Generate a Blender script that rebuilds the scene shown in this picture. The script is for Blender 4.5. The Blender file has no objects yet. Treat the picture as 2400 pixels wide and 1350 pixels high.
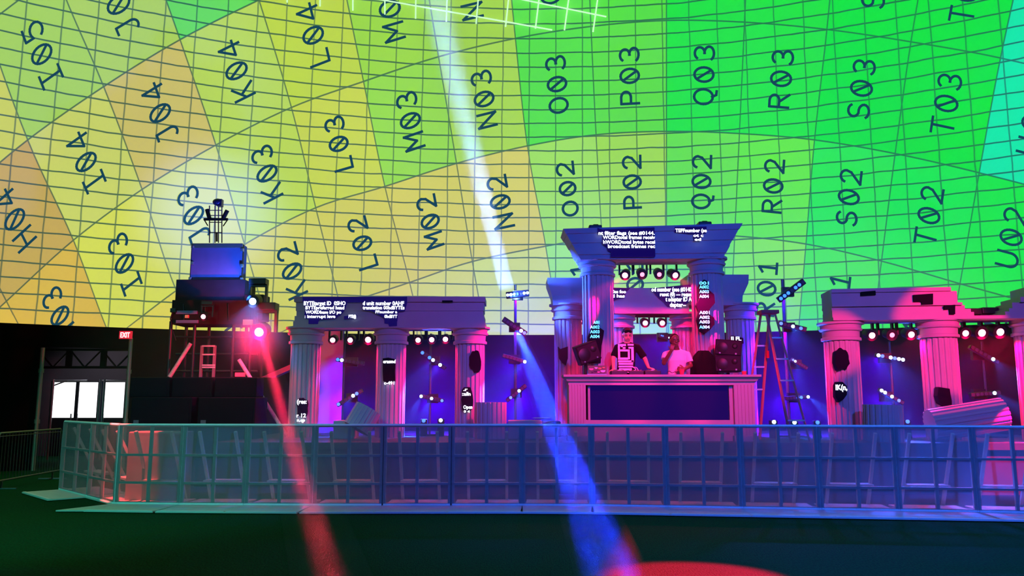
import bpy, bmesh, math, random
from mathutils import Vector, Matrix, Euler
random.seed(7)
S = bpy.context.scene
COL = S.collection
# ------------------------------------------------------------------ camera, world, exposure
F = 1865.0; EYE = 1.65; PITCH = math.atan((938-675)/F)
cam_d = bpy.data.cameras.new('camera'); cam = bpy.data.objects.new('camera', cam_d); COL.objects.link(cam)
cam_d.sensor_width = 36; cam_d.lens = F/2400*36; cam_d.clip_end = 200
cam.location = (0, 0, EYE); cam.rotation_euler = (math.pi/2+PITCH, 0, 0)
S.camera = cam
w = bpy.data.worlds.new('world'); S.world = w; w.use_nodes = True
w.node_tree.nodes['Background'].inputs[0].default_value = (0.004, 0.006, 0.012, 1)
w.node_tree.nodes['Background'].inputs[1].default_value = 1.0
S.view_settings.view_transform = 'Standard'; S.view_settings.look = 'None'
S.view_settings.exposure = 0.0; S.view_settings.gamma = 1.0; S.view_settings.use_curve_mapping = False
S.cycles.use_denoising = True
S.cycles.max_bounces = 6; S.cycles.transparent_max_bounces = 16; S.cycles.volume_bounces = 0
S.cycles.diffuse_bounces = 2; S.cycles.sample_clamp_indirect = 4
S.cycles.use_light_tree = True
cp, sp = math.cos(PITCH), math.sin(PITCH)

def ray(px, py):
    dx = (px-1200)/F; dz = -(py-675)/F
    return Vector((dx, cp-dz*sp, sp+dz*cp))
def at(px, py, Y):                       # the point seen at (px, py) that stands Y metres ahead
    r = ray(px, py); k = Y/r.y
    return Vector((r.x*k, Y, EYE+r.z*k))
def onz(px, py, z):
    r = ray(px, py); k = (z-EYE)/r.z
    return Vector((r.x*k, r.y*k, z))
def lin(c):
    return tuple(((v/255.0)/12.92 if v/255.0 <= .04045 else (((v/255.0)+.055)/1.055)**2.4) for v in c)

# ------------------------------------------------------------------ unseen lamps: washes of the venue (front truss, dome truss) and added tint fills
def spot(name, loc, target, power, color, deg, blend=.5, size=.08, parent=None):
    d = bpy.data.lights.new(name, 'SPOT'); d.energy = power; d.color = color
    d.spot_size = math.radians(deg); d.spot_blend = blend; d.shadow_soft_size = size
    o = bpy.data.objects.new(name, d); COL.objects.link(o)
    loc = Vector(loc); dirv = (Vector(target)-loc).normalized()
    q = dirv.to_track_quat('-Z', 'Y')
    if parent is not None:
        o.parent = parent
        m = Matrix.Translation(loc) @ q.to_matrix().to_4x4()
        pm = Matrix.Translation(parent.location) @ parent.rotation_euler.to_matrix().to_4x4()
        o.matrix_local = pm.inverted() @ m
    else:
        o.location = loc; o.rotation_euler = q.to_euler()
    return o
def light(name, *a, **k): return spot(name, *a, **k)
BLUE = (.03, .10, 1.0); RED = (1.0, .0, .10)
light('front_wash_blue', (6, -1.5, 8), (4.6, 13.2, .5), 7800, (.03, .12, 1.0), 58, .7, .3)
light('front_wash_blue_cornice', (2, -1.5, 7), (2.6, 16, 4.4), 2600, (.04, .05, 1.0), 24, .8, .3)
light('front_wash_teal', (-8, -1, 8), (-7.3, 12.6, 0.5), 5600, (.04, .62, .46), 40, .8, .3)
light('front_wash_violet', (-2, -2, 8.5), (-4, 17, 2.5), 1500, (.42, .12, .85), 34, .8, .3)
for _x in (1.65, 2.8, 4.0): light('front_wash_red', (_x, 10.6, 5.2), (_x+.05, 14.85, 2.3), 2300, (1, .008, .12), 24, .45, .06)
light('front_wash_red_wing', (8.6, 10, 4.4), (8.35, 15.3, 2.9), 2800, (1, .008, .07), 24, .35, .05)
light('front_wash_red_column', (6.0, 10, 4.4), (6.3, 15.5, 2.75), 2600, (1, .008, .07), 14, .6, .05)
light('floor_spot_red', (6, 7.0, 8), (1.75, 7.75, 0), 420000, (1, .0, .01), 10.5, .5, .05)
light('added_fill_rose_wing', (7, 1, 7), (8.6, 15.4, 3.7), 1500, (.9, .02, .25), 26, .8, .2)  # added soft fill to redden the upper right beam, no source seen
light('skirt_spot_red', (9.3, 12.6, 4.6), (8.95, 14.3, .62), 30000, (1, .0, .12), 16, .2, .03)
light('skirt_spot_red_left', (-6.2, 12.75, 4.2), (-6.2, 13.4, .75), 6500, (1, .05, .06), 15, .15, .03)
light('added_fill_magenta', (1.5, 1, 7), (-1.0, 16.6, 2.5), 1300, (.75, .0, .9), 18, .8, .2)  # added fill tinting the left portico, no known fixture
light('floor_wash_blue', (3, 3, 9), (3, 9, 0), 500, (.02, .22, 1.0), 80, 1, .5)

# ------------------------------------------------------------------ materials
MATS = {}
def mat(name, col, rough=.7, metal=0., var=.12, scale=8., bump=.0, emit=None, es=0.):
    if name in MATS: return MATS[name]
    m = bpy.data.materials.new(name); m.use_nodes = True; nt = m.node_tree; N = nt.nodes; L = nt.links
    b = N['Principled BSDF']; b.inputs['Roughness'].default_value = rough; b.inputs['Metallic'].default_value = metal
    b.inputs['Specular IOR Level'].default_value = .12 if metal == 0 and rough > .65 else .5
    c = lin(col)
    tc = N.new('ShaderNodeTexCoord'); nz = N.new('ShaderNodeTexNoise'); nz.inputs['Scale'].default_value = scale
    nz.inputs['Detail'].default_value = 4
    L.new(tc.outputs['Object'], nz.inputs['Vector'])
    mx = N.new('ShaderNodeMix'); mx.data_type = 'RGBA'
    mx.inputs[6].default_value = (*[v*(1-var) for v in c], 1); mx.inputs[7].default_value = (*[min(1, v*(1+var)) for v in c], 1)
    L.new(nz.outputs[0], mx.inputs[0]); L.new(mx.outputs[2], b.inputs['Base Color'])
    if bump:
        bp = N.new('ShaderNodeBump'); bp.inputs['Strength'].default_value = bump; bp.inputs['Distance'].default_value = .02
        L.new(nz.outputs[0], bp.inputs['Height']); L.new(bp.outputs[0], b.inputs['Normal'])
    if emit:
        b.inputs['Emission Color'].default_value = (*emit, 1); b.inputs['Emission Strength'].default_value = es
    MATS[name] = m; return m
foam = mat('grey_foam', (168, 165, 170), .85, var=.08, scale=3)
black = mat('black_metal', (16, 16, 18), .5)
blackm = mat('black_fabric', (9, 9, 11), .95, scale=20)
drape = mat('black_drape', (14, 11, 14), .95, var=.4, scale=2)
alu = mat('aluminium', (170, 172, 175), .38, .9, scale=20)
steel = mat('galvanised_steel', (140, 145, 148), .45, .8, scale=15)
plate = mat('checker_plate', (215, 220, 214), .6, .0, scale=6, bump=.2)
hole = mat('dark_hole', (12, 9, 26), .9)  # dark of broken holes painted on plates; some also back lettering
ledbg = mat('led_screen_glow', (4, 3, 8), .9, emit=(.006, .002, .10), es=1.0)
deckm = mat('stage_deck', (70, 68, 72), .6, scale=3)
skirtm = mat('stage_skirt', (70, 66, 76), .9, scale=4)
skin1 = mat('fair_skin', (205, 150, 125), .55)
skin2 = mat('dark_skin', (96, 60, 46), .5)
hair = mat('dark_hair', (22, 16, 14), .8)
tee_b = mat('black_cotton', (14, 13, 18), .9)
tee_w = mat('white_cotton', (205, 205, 205), .9)
printm = mat('white_print', (225, 222, 225), .8)
jeans = mat('dark_denim', (28, 32, 48), .9)
orange = mat('orange_fibreglass', (215, 70, 60), .5)
white_t = mat('screen_text', (255, 255, 255), emit=(.82, .88, 1.0), es=3.2)
cyan_t = mat('cyan_text', (120, 220, 255), emit=(.12, .62, 1.0), es=2.2)
lens_red = mat('red_lens', (255, 160, 170), emit=(1, .22, .34), es=14)
lens_red_dim = mat('red_lens_dim', (255, 120, 140), emit=(1, .16, .28), es=4)
lens_blue = mat('blue_lens', (180, 220, 255), emit=(.30, .55, 1), es=12)
lens_blue_dim = mat('blue_lens_dim', (90, 140, 255), emit=(.03, .16, 1), es=2.6)
lens_off = mat('unlit_lens', (70, 70, 90), .2)
navy = mat('projected_navy', (20, 60, 80), 1., emit=lin((22, 66, 84)), es=1.0)
whitel = mat('projected_white', (230, 255, 230), 1., emit=lin((205, 255, 200)), es=1.0)

# ------------------------------------------------------------------ mesh builder and tagging
class MB:
    def __init__(s): s.v = []; s.f = []
    def add(s, vs, fs):
        o = len(s.v); s.v += [tuple(p) for p in vs]; s.f += [tuple(i+o for i in f) for f in fs]; return s
    def box(s, c, d, rot=None):
        x, y, z = d[0]/2, d[1]/2, d[2]/2
        vs = [Vector((a*x, b*y, e*z)) for e in (-1, 1) for a, b in ((-1, -1), (1, -1), (1, 1), (-1, 1))]
        if rot is not None: vs = [rot @ p for p in vs]
        return s.add([p+Vector(c) for p in vs], [(3, 2, 1, 0), (4, 5, 6, 7), (0, 1, 5, 4), (1, 2, 6, 5), (2, 3, 7, 6), (3, 0, 4, 7)])
    def box2(s, a, b):
        a, b = Vector(a), Vector(b); return s.box((a+b)/2, [abs(b[i]-a[i]) for i in range(3)])
    def bar(s, p, q, wx, wy=None):           # square bar from p to q
        p, q = Vector(p), Vector(q); d = q-p
        R = d.to_track_quat('Z', 'Y').to_matrix()
        return s.box((p+q)/2, (wx, wy or wx, d.length), R)
    def tube(s, p, q, r0, r1=None, n=12, cap=True):
        p, q = Vector(p), Vector(q); r1 = r0 if r1 is None else r1
        R = (q-p).to_track_quat('Z', 'Y').to_matrix()
        vs = []
        for c, r in ((p, r0), (q, r1)):
            for i in range(n):
                a = 2*math.pi*i/n; vs.append(c+R @ Vector((r*math.cos(a), r*math.sin(a), 0)))
        fs = [(i, (i+1) % n, n+(i+1) % n, n+i) for i in range(n)]
        if cap: fs += [tuple(range(n-1, -1, -1)), tuple(range(n, 2*n))]
        return s.add(vs, fs)
    def path(s, pts, r, n=8):
        for a, b in zip(pts[:-1], pts[1:]): s.tube(a, b, r, n=n)
        return s
    def lathe(s, prof, c=(0, 0, 0), R=None, n=32, flute=None):
        c = Vector(c); vs = []
        for (r, z) in prof:
            for i in range(n):
                a = 2*math.pi*i/n
                rr = r
                if flute: rr = r-flute*max(0, math.sin(a*20))**.6
                p = Vector((rr*math.cos(a), rr*math.sin(a), z))
                vs.append(c+(R @ p if R is not None else p))
        m = len(prof); fs = []
        for k in range(m-1):
            for i in range(n): fs.append((k*n+i, k*n+(i+1) % n, (k+1)*n+(i+1) % n, (k+1)*n+i))
        fs += [tuple(range(n-1, -1, -1)), tuple(range((m-1)*n, m*n))]
        return s.add(vs, fs)
    def loft(s, secs):                        # rectangles (z, x0, x1, y0, y1)
        vs = []; fs = []
        for (z, x0, x1, y0, y1) in secs: vs += [(x0, y0, z), (x1, y0, z), (x1, y1, z), (x0, y1, z)]
        for k in range(len(secs)-1):
            o = 4*k
            for i in range(4): fs.append((o+i, o+(i+1) % 4, o+4+(i+1) % 4, o+4+i))
        fs += [(3, 2, 1, 0), tuple(4*(len(secs)-1)+i for i in range(4))]
        return s.add(vs, fs)
    def prism(s, pts, off):                   # polygon extruded by a vector
        n = len(pts); off = Vector(off); pts = [Vector(p) for p in pts]
        return s.add(pts+[p+off for p in pts], [tuple(range(n)), tuple(range(2*n-1, n-1, -1))]+[(i, i+n, (i+1) % n+n, (i+1) % n) for i in range(n)])
    def ball(s, c, r, n=12, sc=(1, 1, 1)):
        prof = [(max(1e-4, math.sin(math.pi*k/n))*1, -math.cos(math.pi*k/n)) for k in range(n+1)]
        vs = []; m = n+1; q = 16
        for (a, z) in prof:
            for i in range(q):
                t = 2*math.pi*i/q; vs.append((c[0]+r*a*math.cos(t)*sc[0], c[1]+r*a*math.sin(t)*sc[1], c[2]+r*z*sc[2]))
        fs = [(k*q+i, k*q+(i+1) % q, (k+1)*q+(i+1) % q, (k+1)*q+i) for k in range(n) for i in range(q)]
        return s.add(vs, fs)
    def build(s, name, m, parent=None, smooth=False, bevel=0, origin=None):
        me = bpy.data.meshes.new(name)
        vs = s.v
        if origin is not None: vs = [tuple(Vector(p)-Vector(origin)) for p in vs]
        me.from_pydata(vs, [], s.f); me.update()
        bm = bmesh.new(); bm.from_mesh(me); bmesh.ops.recalc_face_normals(bm, faces=bm.faces); bm.to_mesh(me); bm.free()
        me.materials.append(m)
        o = bpy.data.objects.new(name, me); COL.objects.link(o)
        if origin is not None: o.location = origin
        if parent is not None:
            o.parent = parent
            if origin is None: o.matrix_parent_inverse = world(parent).inverted()
        if smooth:
            me.shade_smooth() if hasattr(me, 'shade_smooth') else None
            try: me.set_sharp_from_angle(angle=math.radians(40))
            except Exception: pass
        if bevel:
            md = o.modifiers.new('edge', 'BEVEL'); md.width = bevel; md.segments = 2; md.limit_method = 'ANGLE'
        return o
def world(o):
    m = Matrix.Identity(4); chain = []
    while o is not None: chain.append(o); o = o.parent
    for q in reversed(chain):
        m = m @ (q.matrix_parent_inverse @ (Matrix.Translation(q.location) @ q.rotation_euler.to_matrix().to_4x4()) if q.parent else Matrix.Translation(q.location) @ q.rotation_euler.to_matrix().to_4x4())
    return m
def tag(o, label=None, cat=None, group=None, kind=None):
    if label: o['label'] = label
    if cat: o['category'] = cat
    if group: o['group'] = group
    if kind: o['kind'] = kind
    return o
def empty(name, loc, label, cat, group=None, rz=0):
    o = bpy.data.objects.new(name, None); COL.objects.link(o); o.location = loc; o.rotation_euler = (0, 0, rz); o.empty_display_size = .2
    return tag(o, label, cat, group)
def struct(name, mb, m, **k):
    o = mb.build(name, m, **k); o['kind'] = 'structure'; return o
def copy_tree(o, parent=None):
    c = o.copy(); COL.objects.link(c)
    if parent is not None: c.parent = parent
    for ch in list(o.children): copy_tree(ch, c)
    return c
def text(s, loc, h, m, parent, rot=(math.pi/2, 0, 0), width=None, name='lettering', bold=.012):
    cu = bpy.data.curves.new(name, 'FONT'); cu.body = s; cu.size = h/.72; cu.offset = bold*h*2; cu.extrude = .004
    cu.materials.append(m); cu.resolution_u = 2
    o = bpy.data.objects.new(name, cu); COL.objects.link(o)
    o.location = loc; o.rotation_euler = rot
    dg = bpy.context.evaluated_depsgraph_get(); me = bpy.data.meshes.new_from_object(o.evaluated_get(dg))
    bpy.data.objects.remove(o); xs = [v.co.x for v in me.vertices]
    if width and xs:
        k = width/max(1e-6, max(xs)-min(xs)); x0 = min(xs)
        for v in me.vertices: v.co.x = (v.co.x-x0)*k
    o = bpy.data.objects.new(name, me); COL.objects.link(o); o.location = loc; o.rotation_euler = rot
    if parent is not None:
        o.parent = parent; o.matrix_parent_inverse = world(parent).inverted()
    return o

# ------------------------------------------------------------------ ground and the round black wall
g = MB(); g.add([(-45, -30, 0), (45, -30, 0), (45, 45, 0), (-45, 45, 0)], [(0, 1, 2, 3)])
grassm = bpy.data.materials.new('turf'); grassm.use_nodes = True
nt = grassm.node_tree; N = nt.nodes; L = nt.links; b = N['Principled BSDF']; b.inputs['Roughness'].default_value = .95; b.inputs['Specular IOR Level'].default_value = .05
tc = N.new('ShaderNodeTexCoord'); mp = N.new('ShaderNodeMapping'); mp.inputs['Scale'].default_value = (40, 14, 40)
n1 = N.new('ShaderNodeTexNoise'); n1.inputs['Scale'].default_value = 1.6; n1.inputs['Detail'].default_value = 8
n2 = N.new('ShaderNodeTexNoise'); n2.inputs['Scale'].default_value = .5
L.new(tc.outputs['Object'], mp.inputs[0]); L.new(mp.outputs[0], n1.inputs['Vector']); L.new(tc.outputs['Object'], n2.inputs['Vector'])
cr = N.new('ShaderNodeValToRGB'); cr.color_ramp.elements[0].position = .3; cr.color_ramp.elements[1].position = .75
cr.color_ramp.elements[0].color = (*lin((2, 48, 26)), 1); cr.color_ramp.elements[1].color = (*lin((12, 98, 50)), 1)
L.new(n1.outputs[0], cr.inputs[0])
mx = N.new('ShaderNodeMix'); mx.data_type = 'RGBA'; mx.inputs[7].default_value = (*lin((8, 62, 40)), 1)
mth = N.new('ShaderNodeMath'); mth.operation = 'MULTIPLY'; mth.inputs[1].default_value = .6
L.new(n2.outputs[0], mth.inputs[0]); L.new(mth.outputs[0], mx.inputs[0]); L.new(cr.outputs[0], mx.inputs[6]); L.new(mx.outputs[2], b.inputs['Base Color'])
bp = N.new('ShaderNodeBump'); bp.inputs['Strength'].default_value = .8; bp.inputs['Distance'].default_value = .03
L.new(n1.outputs[0], bp.inputs['Height']); L.new(bp.outputs[0], b.inputs['Normal'])
struct('floor', g, grassm)

RW = 22.5; WT = 3.48
AZ0, AZ1 = math.atan2(at(92, 900, 10).x, 10), math.atan2(at(301, 900, 10).x, 10)     # the doorway in the drape
def cyl(az, z, r=RW): return (r*math.sin(az), r*math.cos(az), z)
def wallseg(mb, a0, a1, z0, z1, r=RW, t=.12, n=24):
    for k in range(n):
        b0, b1 = a0+(a1-a0)*k/n, a0+(a1-a0)*(k+1)/n
        mb.add([cyl(b0, z0, r), cyl(b1, z0, r), cyl(b1, z0, r+t), cyl(b0, z0, r+t), cyl(b0, z1, r), cyl(b1, z1, r), cyl(b1, z1, r+t), cyl(b0, z1, r+t)],
               [(0, 1, 5, 4), (1, 2, 6, 5), (2, 3, 7, 6), (3, 0, 4, 7), (4, 5, 6, 7)])
zl = at(200, 815, RW*math.cos((AZ0+AZ1)/2)).z
wb = MB(); wallseg(wb, AZ1, math.radians(75), 0, WT, n=60); wallseg(wb, math.radians(-75), AZ0, 0, WT, n=30); wallseg(wb, AZ0, AZ1, zl, WT, n=6)
struct('wall_back', wb, drape)
# ------------------------------------------------------------------ the dome with its projected test grid
RD = 23.4; DC = Vector((.6, 0, 1.65))
def sph(px, py, r):
    d = ray(px, py).normalized(); o = Vector((0, 0, EYE))-DC
    bb = o.dot(d); cc = o.dot(o)-r*r
    return Vector((0, 0, EYE))+d*(-bb+math.sqrt(bb*bb-cc))
# columns F|G .. V|W ; rows L01, L12, L23, L34, L45, L56, top
G = [
 [(140, 1400), (70, 1240), (-20, 1050), (-140, 850), (-280, 600), (-400, 330), (-500, 40)],
 [(330, 1290), (220, 1120), (120, 910), (15, 706), (-105, 468), (-215, 190), (-310, -90)],
 [(480, 1190), (370, 990), (262, 797), (172, 563), (65, 328), (-32, 57), (-110, -220)],
 [(600, 1090), (515, 885), (413, 681), (333, 444), (243, 203), (132, -62), (55, -340)],
 [(695, 1010), (636, 792), (573, 573), (506, 340), (422, 93), (330, -172), (255, -440)],
 [(845, 950), (797, 718), (740, 487), (683, 252), (607, 0), (522, -262), (450, -530)],
 [(1012, 895), (960, 662), (902, 437), (852, 191), (795, -85), (735, -340), (675, -600)],
 [(1150, 850), (1107, 613), (1070, 383), (1028, 133), (985, -130), (942, -395), (900, -660)],
 [(1315, 815), (1279, 577), (1236, 342), (1208, 90), (1183, -175), (1158, -440), (1130, -700)],
 [(1428, 800), (1411, 557), (1397, 316), (1385, 62), (1374, -203), (1362, -468), (1350, -730)],
 [(1562, 790), (1562, 548), (1562, 308), (1562, 48), (1562, -215), (1562, -480), (1562, -740)],
 [(1711, 795), (1722, 553), (1733, 313), (1745, 52), (1756, -210), (1767, -475), (1778, -740)],
 [(1868, 815), (1889, 572), (1909, 328), (1938, 69), (1962, -185), (1988, -450), (2015, -710)],
 [(2035, 860), (2066, 612), (2098, 360), (2135, 98), (2178, -150), (2222, -408), (2270, -665)],
 [(2205, 915), (2250, 665), (2295, 405), (2345, 136), (2402, -115), (2470, -370), (2540, -610)],
 [(2390, 985), (2440, 720), (2492, 458), (2556, 190), (2638, -60), (2735, -315), (2830, -550)],
 [(2560, 1050), (2620, 790), (2685, 525), (2765, 265), (2865, 15), (2990, -240), (3110, -470)],
]
NC, NR = len(G), len(G[0])
def cr4(p0, p1, p2, p3, t):
    return tuple(.5*((2*b)+(-a+c)*t+(2*a-5*b+4*c-d)*t*t+(-a+3*b-3*c+d)*t**3) for a, b, c, d in zip(p0, p1, p2, p3))
def nd(i, j):
    if i < 0: a, b = nd(0, j), nd(1, j); return (2*a[0]-b[0], 2*a[1]-b[1])
    if i >= NC: a, b = nd(NC-1, j), nd(NC-2, j); return (2*a[0]-b[0], 2*a[1]-b[1])
    if j < 0: a, b = G[i][0], G[i][1]; return (2*a[0]-b[0], 2*a[1]-b[1])
    if j >= NR: a, b = G[i][-1], G[i][-2]; return (2*a[0]-b[0], 2*a[1]-b[1])
    return G[i][j]
def grid(u, v):
    i = min(NC-2, max(0, int(math.floor(u)))); j = min(NR-2, max(0, int(math.floor(v)))); s, t = u-i, v-j
    cs = [cr4(*[nd(i+k, j+q) for q in (-1, 0, 1, 2)], t) for k in (-1, 0, 1, 2)]
    return cr4(*cs, s)
CC = {  # colour of the projected cells, letter -> rows 01..06
 'F': [(214, 170, 84)]*6,
 'G': [(214, 178, 80), (214, 178, 80), (214, 182, 76), (196, 162, 84), (200, 180, 80), (190, 200, 80)],
 'H': [(214, 178, 80), (214, 178, 80), (208, 176, 74), (190, 162, 84), (196, 204, 84), (170, 205, 84)],
 'I': [(214, 205, 80), (214, 205, 80), (206, 214, 84), (196, 206, 100), (160, 205, 84), (165, 205, 84)],
 'J': [(206, 208, 80), (200, 206, 80), (196, 208, 100), (198, 186, 100), (166, 204, 88), (120, 215, 80)],
 'K': [(206, 205, 84), (200, 202, 84), (180, 210, 76), (176, 208, 84), (96, 212, 84), (120, 215, 80)],
 'L': [(208, 205, 90), (200, 200, 80), (192, 208, 70), (182, 208, 64), (184, 210, 60), (120, 215, 80)],
 'M': [(200, 208, 100), (202, 200, 84), (144, 212, 66), (150, 210, 60), (150, 212, 60), (120, 215, 60)],
 'N': [(196, 214, 110), (204, 202, 92), (162, 212, 70), (158, 208, 64), (150, 210, 60), (100, 215, 60)],
 'O': [(150, 226, 110), (152, 218, 84), (82, 220, 62), (86, 220, 62), (80, 220, 60), (60, 220, 60)],
 'P': [(150, 222, 90), (152, 216, 70), (88, 218, 58), (80, 218, 52), (70, 220, 50), (50, 220, 50)],
 'Q': [(110, 222, 80), (96, 222, 66), (26, 224, 56), (22, 222, 52), (20, 222, 50), (10, 222, 50)],
 'R': [(120, 226, 70), (92, 226, 58), (28, 224, 60), (24, 222, 54), (20, 222, 50), (10, 222, 50)],
 'S': [(60, 226, 66), (34, 226, 72), (0, 224, 56), (0, 224, 52), (0, 224, 50), (0, 224, 50)],
 'T': [(30, 226, 60), (12, 228, 70), (0, 224, 50), (0, 224, 50), (0, 224, 50), (0, 224, 50)],
 'U': [(10, 226, 60), (8, 228, 62), (0, 226, 160), (0, 226, 160), (0, 224, 160), (0, 224, 160)],
 'V': [(10, 226, 60), (8, 228, 62), (0, 220, 180), (0, 220, 180), (0, 220, 180), (0, 220, 180)],
}
LET = 'GHIJKLMNOPQRSTUV'
domem = bpy.data.materials.new('projected_dome'); domem.use_nodes = True
def build_dome():
    K = 7; vs = []; idx = {}
    def vid(i, j):
        if (i, j) not in idx:
            px, py = grid(i/K, j/K); p = sph(px, py, RD-.05)
            if p.z < WT-.12:
                hz_ = math.hypot(p.x-DC.x, p.y-DC.y); rz_ = math.sqrt((RD-.05)**2-(WT-.12-DC.z)**2); p = Vector((DC.x+(p.x-DC.x)/hz_*rz_, DC.y+(p.y-DC.y)/hz_*rz_, WT-.12))
            idx[(i, j)] = len(vs); vs.append(p)
        return idx[(i, j)]
    fs = []; uv = []; colr = []
    for i in range((NC-1)*K):
        for j in range((NR-1)*K):
            q = [vid(i, j), vid(i+1, j), vid(i+1, j+1), vid(i, j+1)]
            if max(vs[k].z for k in q) < WT-.11: continue
            fs.append(tuple(q)); uv.append([(i/K, j/K), ((i+1)/K, j/K), ((i+1)/K, (j+1)/K), (i/K, (j+1)/K)])
            colr.append(lin(CC[LET[i//K]][min(5, j//K)]))
    npatch = len(fs)
    # the rest of the shell, outside what the projectors fill
    el0 = math.asin((WT-.2-DC.z)/RD); nel, naz = 24, 72
    base = len(vs)
    for a in range(nel+1):
        el = el0+(math.radians(88)-el0)*a/nel
        for k in range(naz):
            az = 2*math.pi*k/naz; vs.append(DC+Vector((math.cos(el)*math.sin(az), math.cos(el)*math.cos(az), math.sin(el)))*(RD+.15))
    for a in range(nel):
        for k in range(naz):
            fs.append((base+a*naz+k, base+a*naz+(k+1) % naz, base+(a+1)*naz+(k+1) % naz, base+(a+1)*naz+k))
    me = bpy.data.meshes.new('ceiling'); me.from_pydata([tuple(v) for v in vs], [], fs)
    me.uv_layers.new(name='cell'); me.uv_layers.new(name='seam'); me.color_attributes.new('tint', 'FLOAT_COLOR', 'CORNER')
    u1 = me.uv_layers['cell']; u2 = me.uv_layers['seam']; ca = me.color_attributes['tint']
    li = 0
    for n, f in enumerate(fs):
        for k in range(4):
            p = vs[f[k]]-DC
            azi = math.degrees(math.atan2(p.x, p.y)); ele = math.degrees(math.asin(p.z/p.length))
            u2.data[li].uv = (azi/2.0+50.15, ele/.952+20.3)
            if n < npatch: u1.data[li].uv = uv[n][k]; ca.data[li].color = (*colr[n], 1)
            else: u1.data[li].uv = (.5, .5); ca.data[li].color = (0, 0, 0, 1)
            li += 1
    nt = domem.node_tree; N = nt.nodes; L = nt.links; N.remove(N['Principled BSDF']); out = N['Material Output']
    def uvn(n): q = N.new('ShaderNodeUVMap'); q.uv_map = n; return q
    def m2(op, a, b2=None):
        q = N.new('ShaderNodeMath'); q.operation = op
        for s_, v_ in ((0, a), (1, b2)):
            if v_ is None: continue
            if isinstance(v_, (int, float)): q.inputs[s_].default_value = v_
            else: L.new(v_, q.inputs[s_])
        return q.outputs[0]
    def soft(d, wd, e):            # 1 on the line, 0 off it
        q = N.new('ShaderNodeMapRange'); q.inputs[1].default_value = wd; q.inputs[2].default_value = wd+e; q.inputs[3].default_value = 1; q.inputs[4].default_value = 0
        L.new(d, q.inputs[0]); return q.outputs[0]
    nz = N.new('ShaderNodeTexNoise'); nz.inputs['Scale'].default_value = .9; nz.inputs['Detail'].default_value = 3
    tcd = N.new('ShaderNodeTexCoord'); L.new(tcd.outputs['Object'], nz.inputs['Vector'])
    wob = m2('MULTIPLY', m2('SUBTRACT', nz.outputs[0], .5), .22)
    s1 = N.new('ShaderNodeSeparateXYZ'); L.new(uvn('cell').outputs[0], s1.inputs[0])
    s2 = N.new('ShaderNodeSeparateXYZ'); L.new(uvn('seam').outputs[0], s2.inputs[0])
    lu = m2('MULTIPLY', soft(m2('PINGPONG', s1.outputs[0], .5), .005, .006), .85)
    lv = m2('MULTIPLY', soft(m2('PINGPONG', s1.outputs[1], .5), .0045, .005), .9)
    sa = m2('MULTIPLY', soft(m2('PINGPONG', m2('ADD', s2.outputs[0], m2('MULTIPLY', wob, .4)), .5), .010, .022), .8)
    se = m2('MULTIPLY', soft(m2('PINGPONG', m2('ADD', s2.outputs[1], wob), .5), .034, .030), .95)
    mk = m2('MAXIMUM', m2('MAXIMUM', lu, lv), m2('MAXIMUM', sa, se))
    at_ = N.new('ShaderNodeAttribute'); at_.attribute_name = 'tint'
    mx = N.new('ShaderNodeMix'); mx.data_type = 'RGBA'; mx.blend_type = 'MIX'
    lc = N.new('ShaderNodeMix'); lc.data_type = 'RGBA'; lc.blend_type = 'MIX'; lc.inputs[0].default_value = .75
    mulc = N.new('ShaderNodeMix'); mulc.data_type = 'RGBA'; mulc.blend_type = 'MULTIPLY'; mulc.inputs[0].default_value = 1; mulc.inputs[7].default_value = (.18, .3, .5, 1)
    L.new(at_.outputs[0], mulc.inputs[6])
    L.new(mulc.outputs[2], lc.inputs[6]); lc.inputs[7].default_value = (*lin((26, 78, 72)), 1)
    L.new(mk, mx.inputs[0]); L.new(at_.outputs[0], mx.inputs[6]); L.new(lc.outputs[2], mx.inputs[7])
    nz2 = N.new('ShaderNodeTexNoise'); nz2.inputs['Scale'].default_value = .25; L.new(tcd.outputs['Object'], nz2.inputs['Vector'])
    st = m2('ADD', m2('MULTIPLY', nz2.outputs[0], .2), .94)
    on = m2('GREATER_THAN', m2('ADD', s1.outputs[0], s1.outputs[1]), 1.0001)
    em = N.new('ShaderNodeEmission'); L.new(mx.outputs[2], em.inputs[0]); L.new(m2('MULTIPLY', st, on), em.inputs[1])
    df = N.new('ShaderNodeBsdfDiffuse'); df.inputs[0].default_value = (.30, .30, .30, 1)
    ad = N.new('ShaderNodeAddShader'); L.new(em.outputs[0], ad.inputs[0]); L.new(df.outputs[0], ad.inputs[1]); L.new(ad.outputs[0], out.inputs[0])
    me.materials.append(domem); me.shade_smooth()
    o = bpy.data.objects.new('ceiling', me); COL.objects.link(o)
    o['kind'] = 'structure'; o['label'] = 'curved dome ceiling filled with a projected test grid in yellow and green'
    domem.cycles.emission_sampling = 'NONE'
    return o
dome = build_dome()
def arc(cx, cy, rx, ry, a0, a1, n=14): return [(cx+rx*math.cos(math.radians(a0+(a1-a0)*k/n)), cy+ry*math.sin(math.radians(a0+(a1-a0)*k/n))) for k in range(n+1)]
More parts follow.
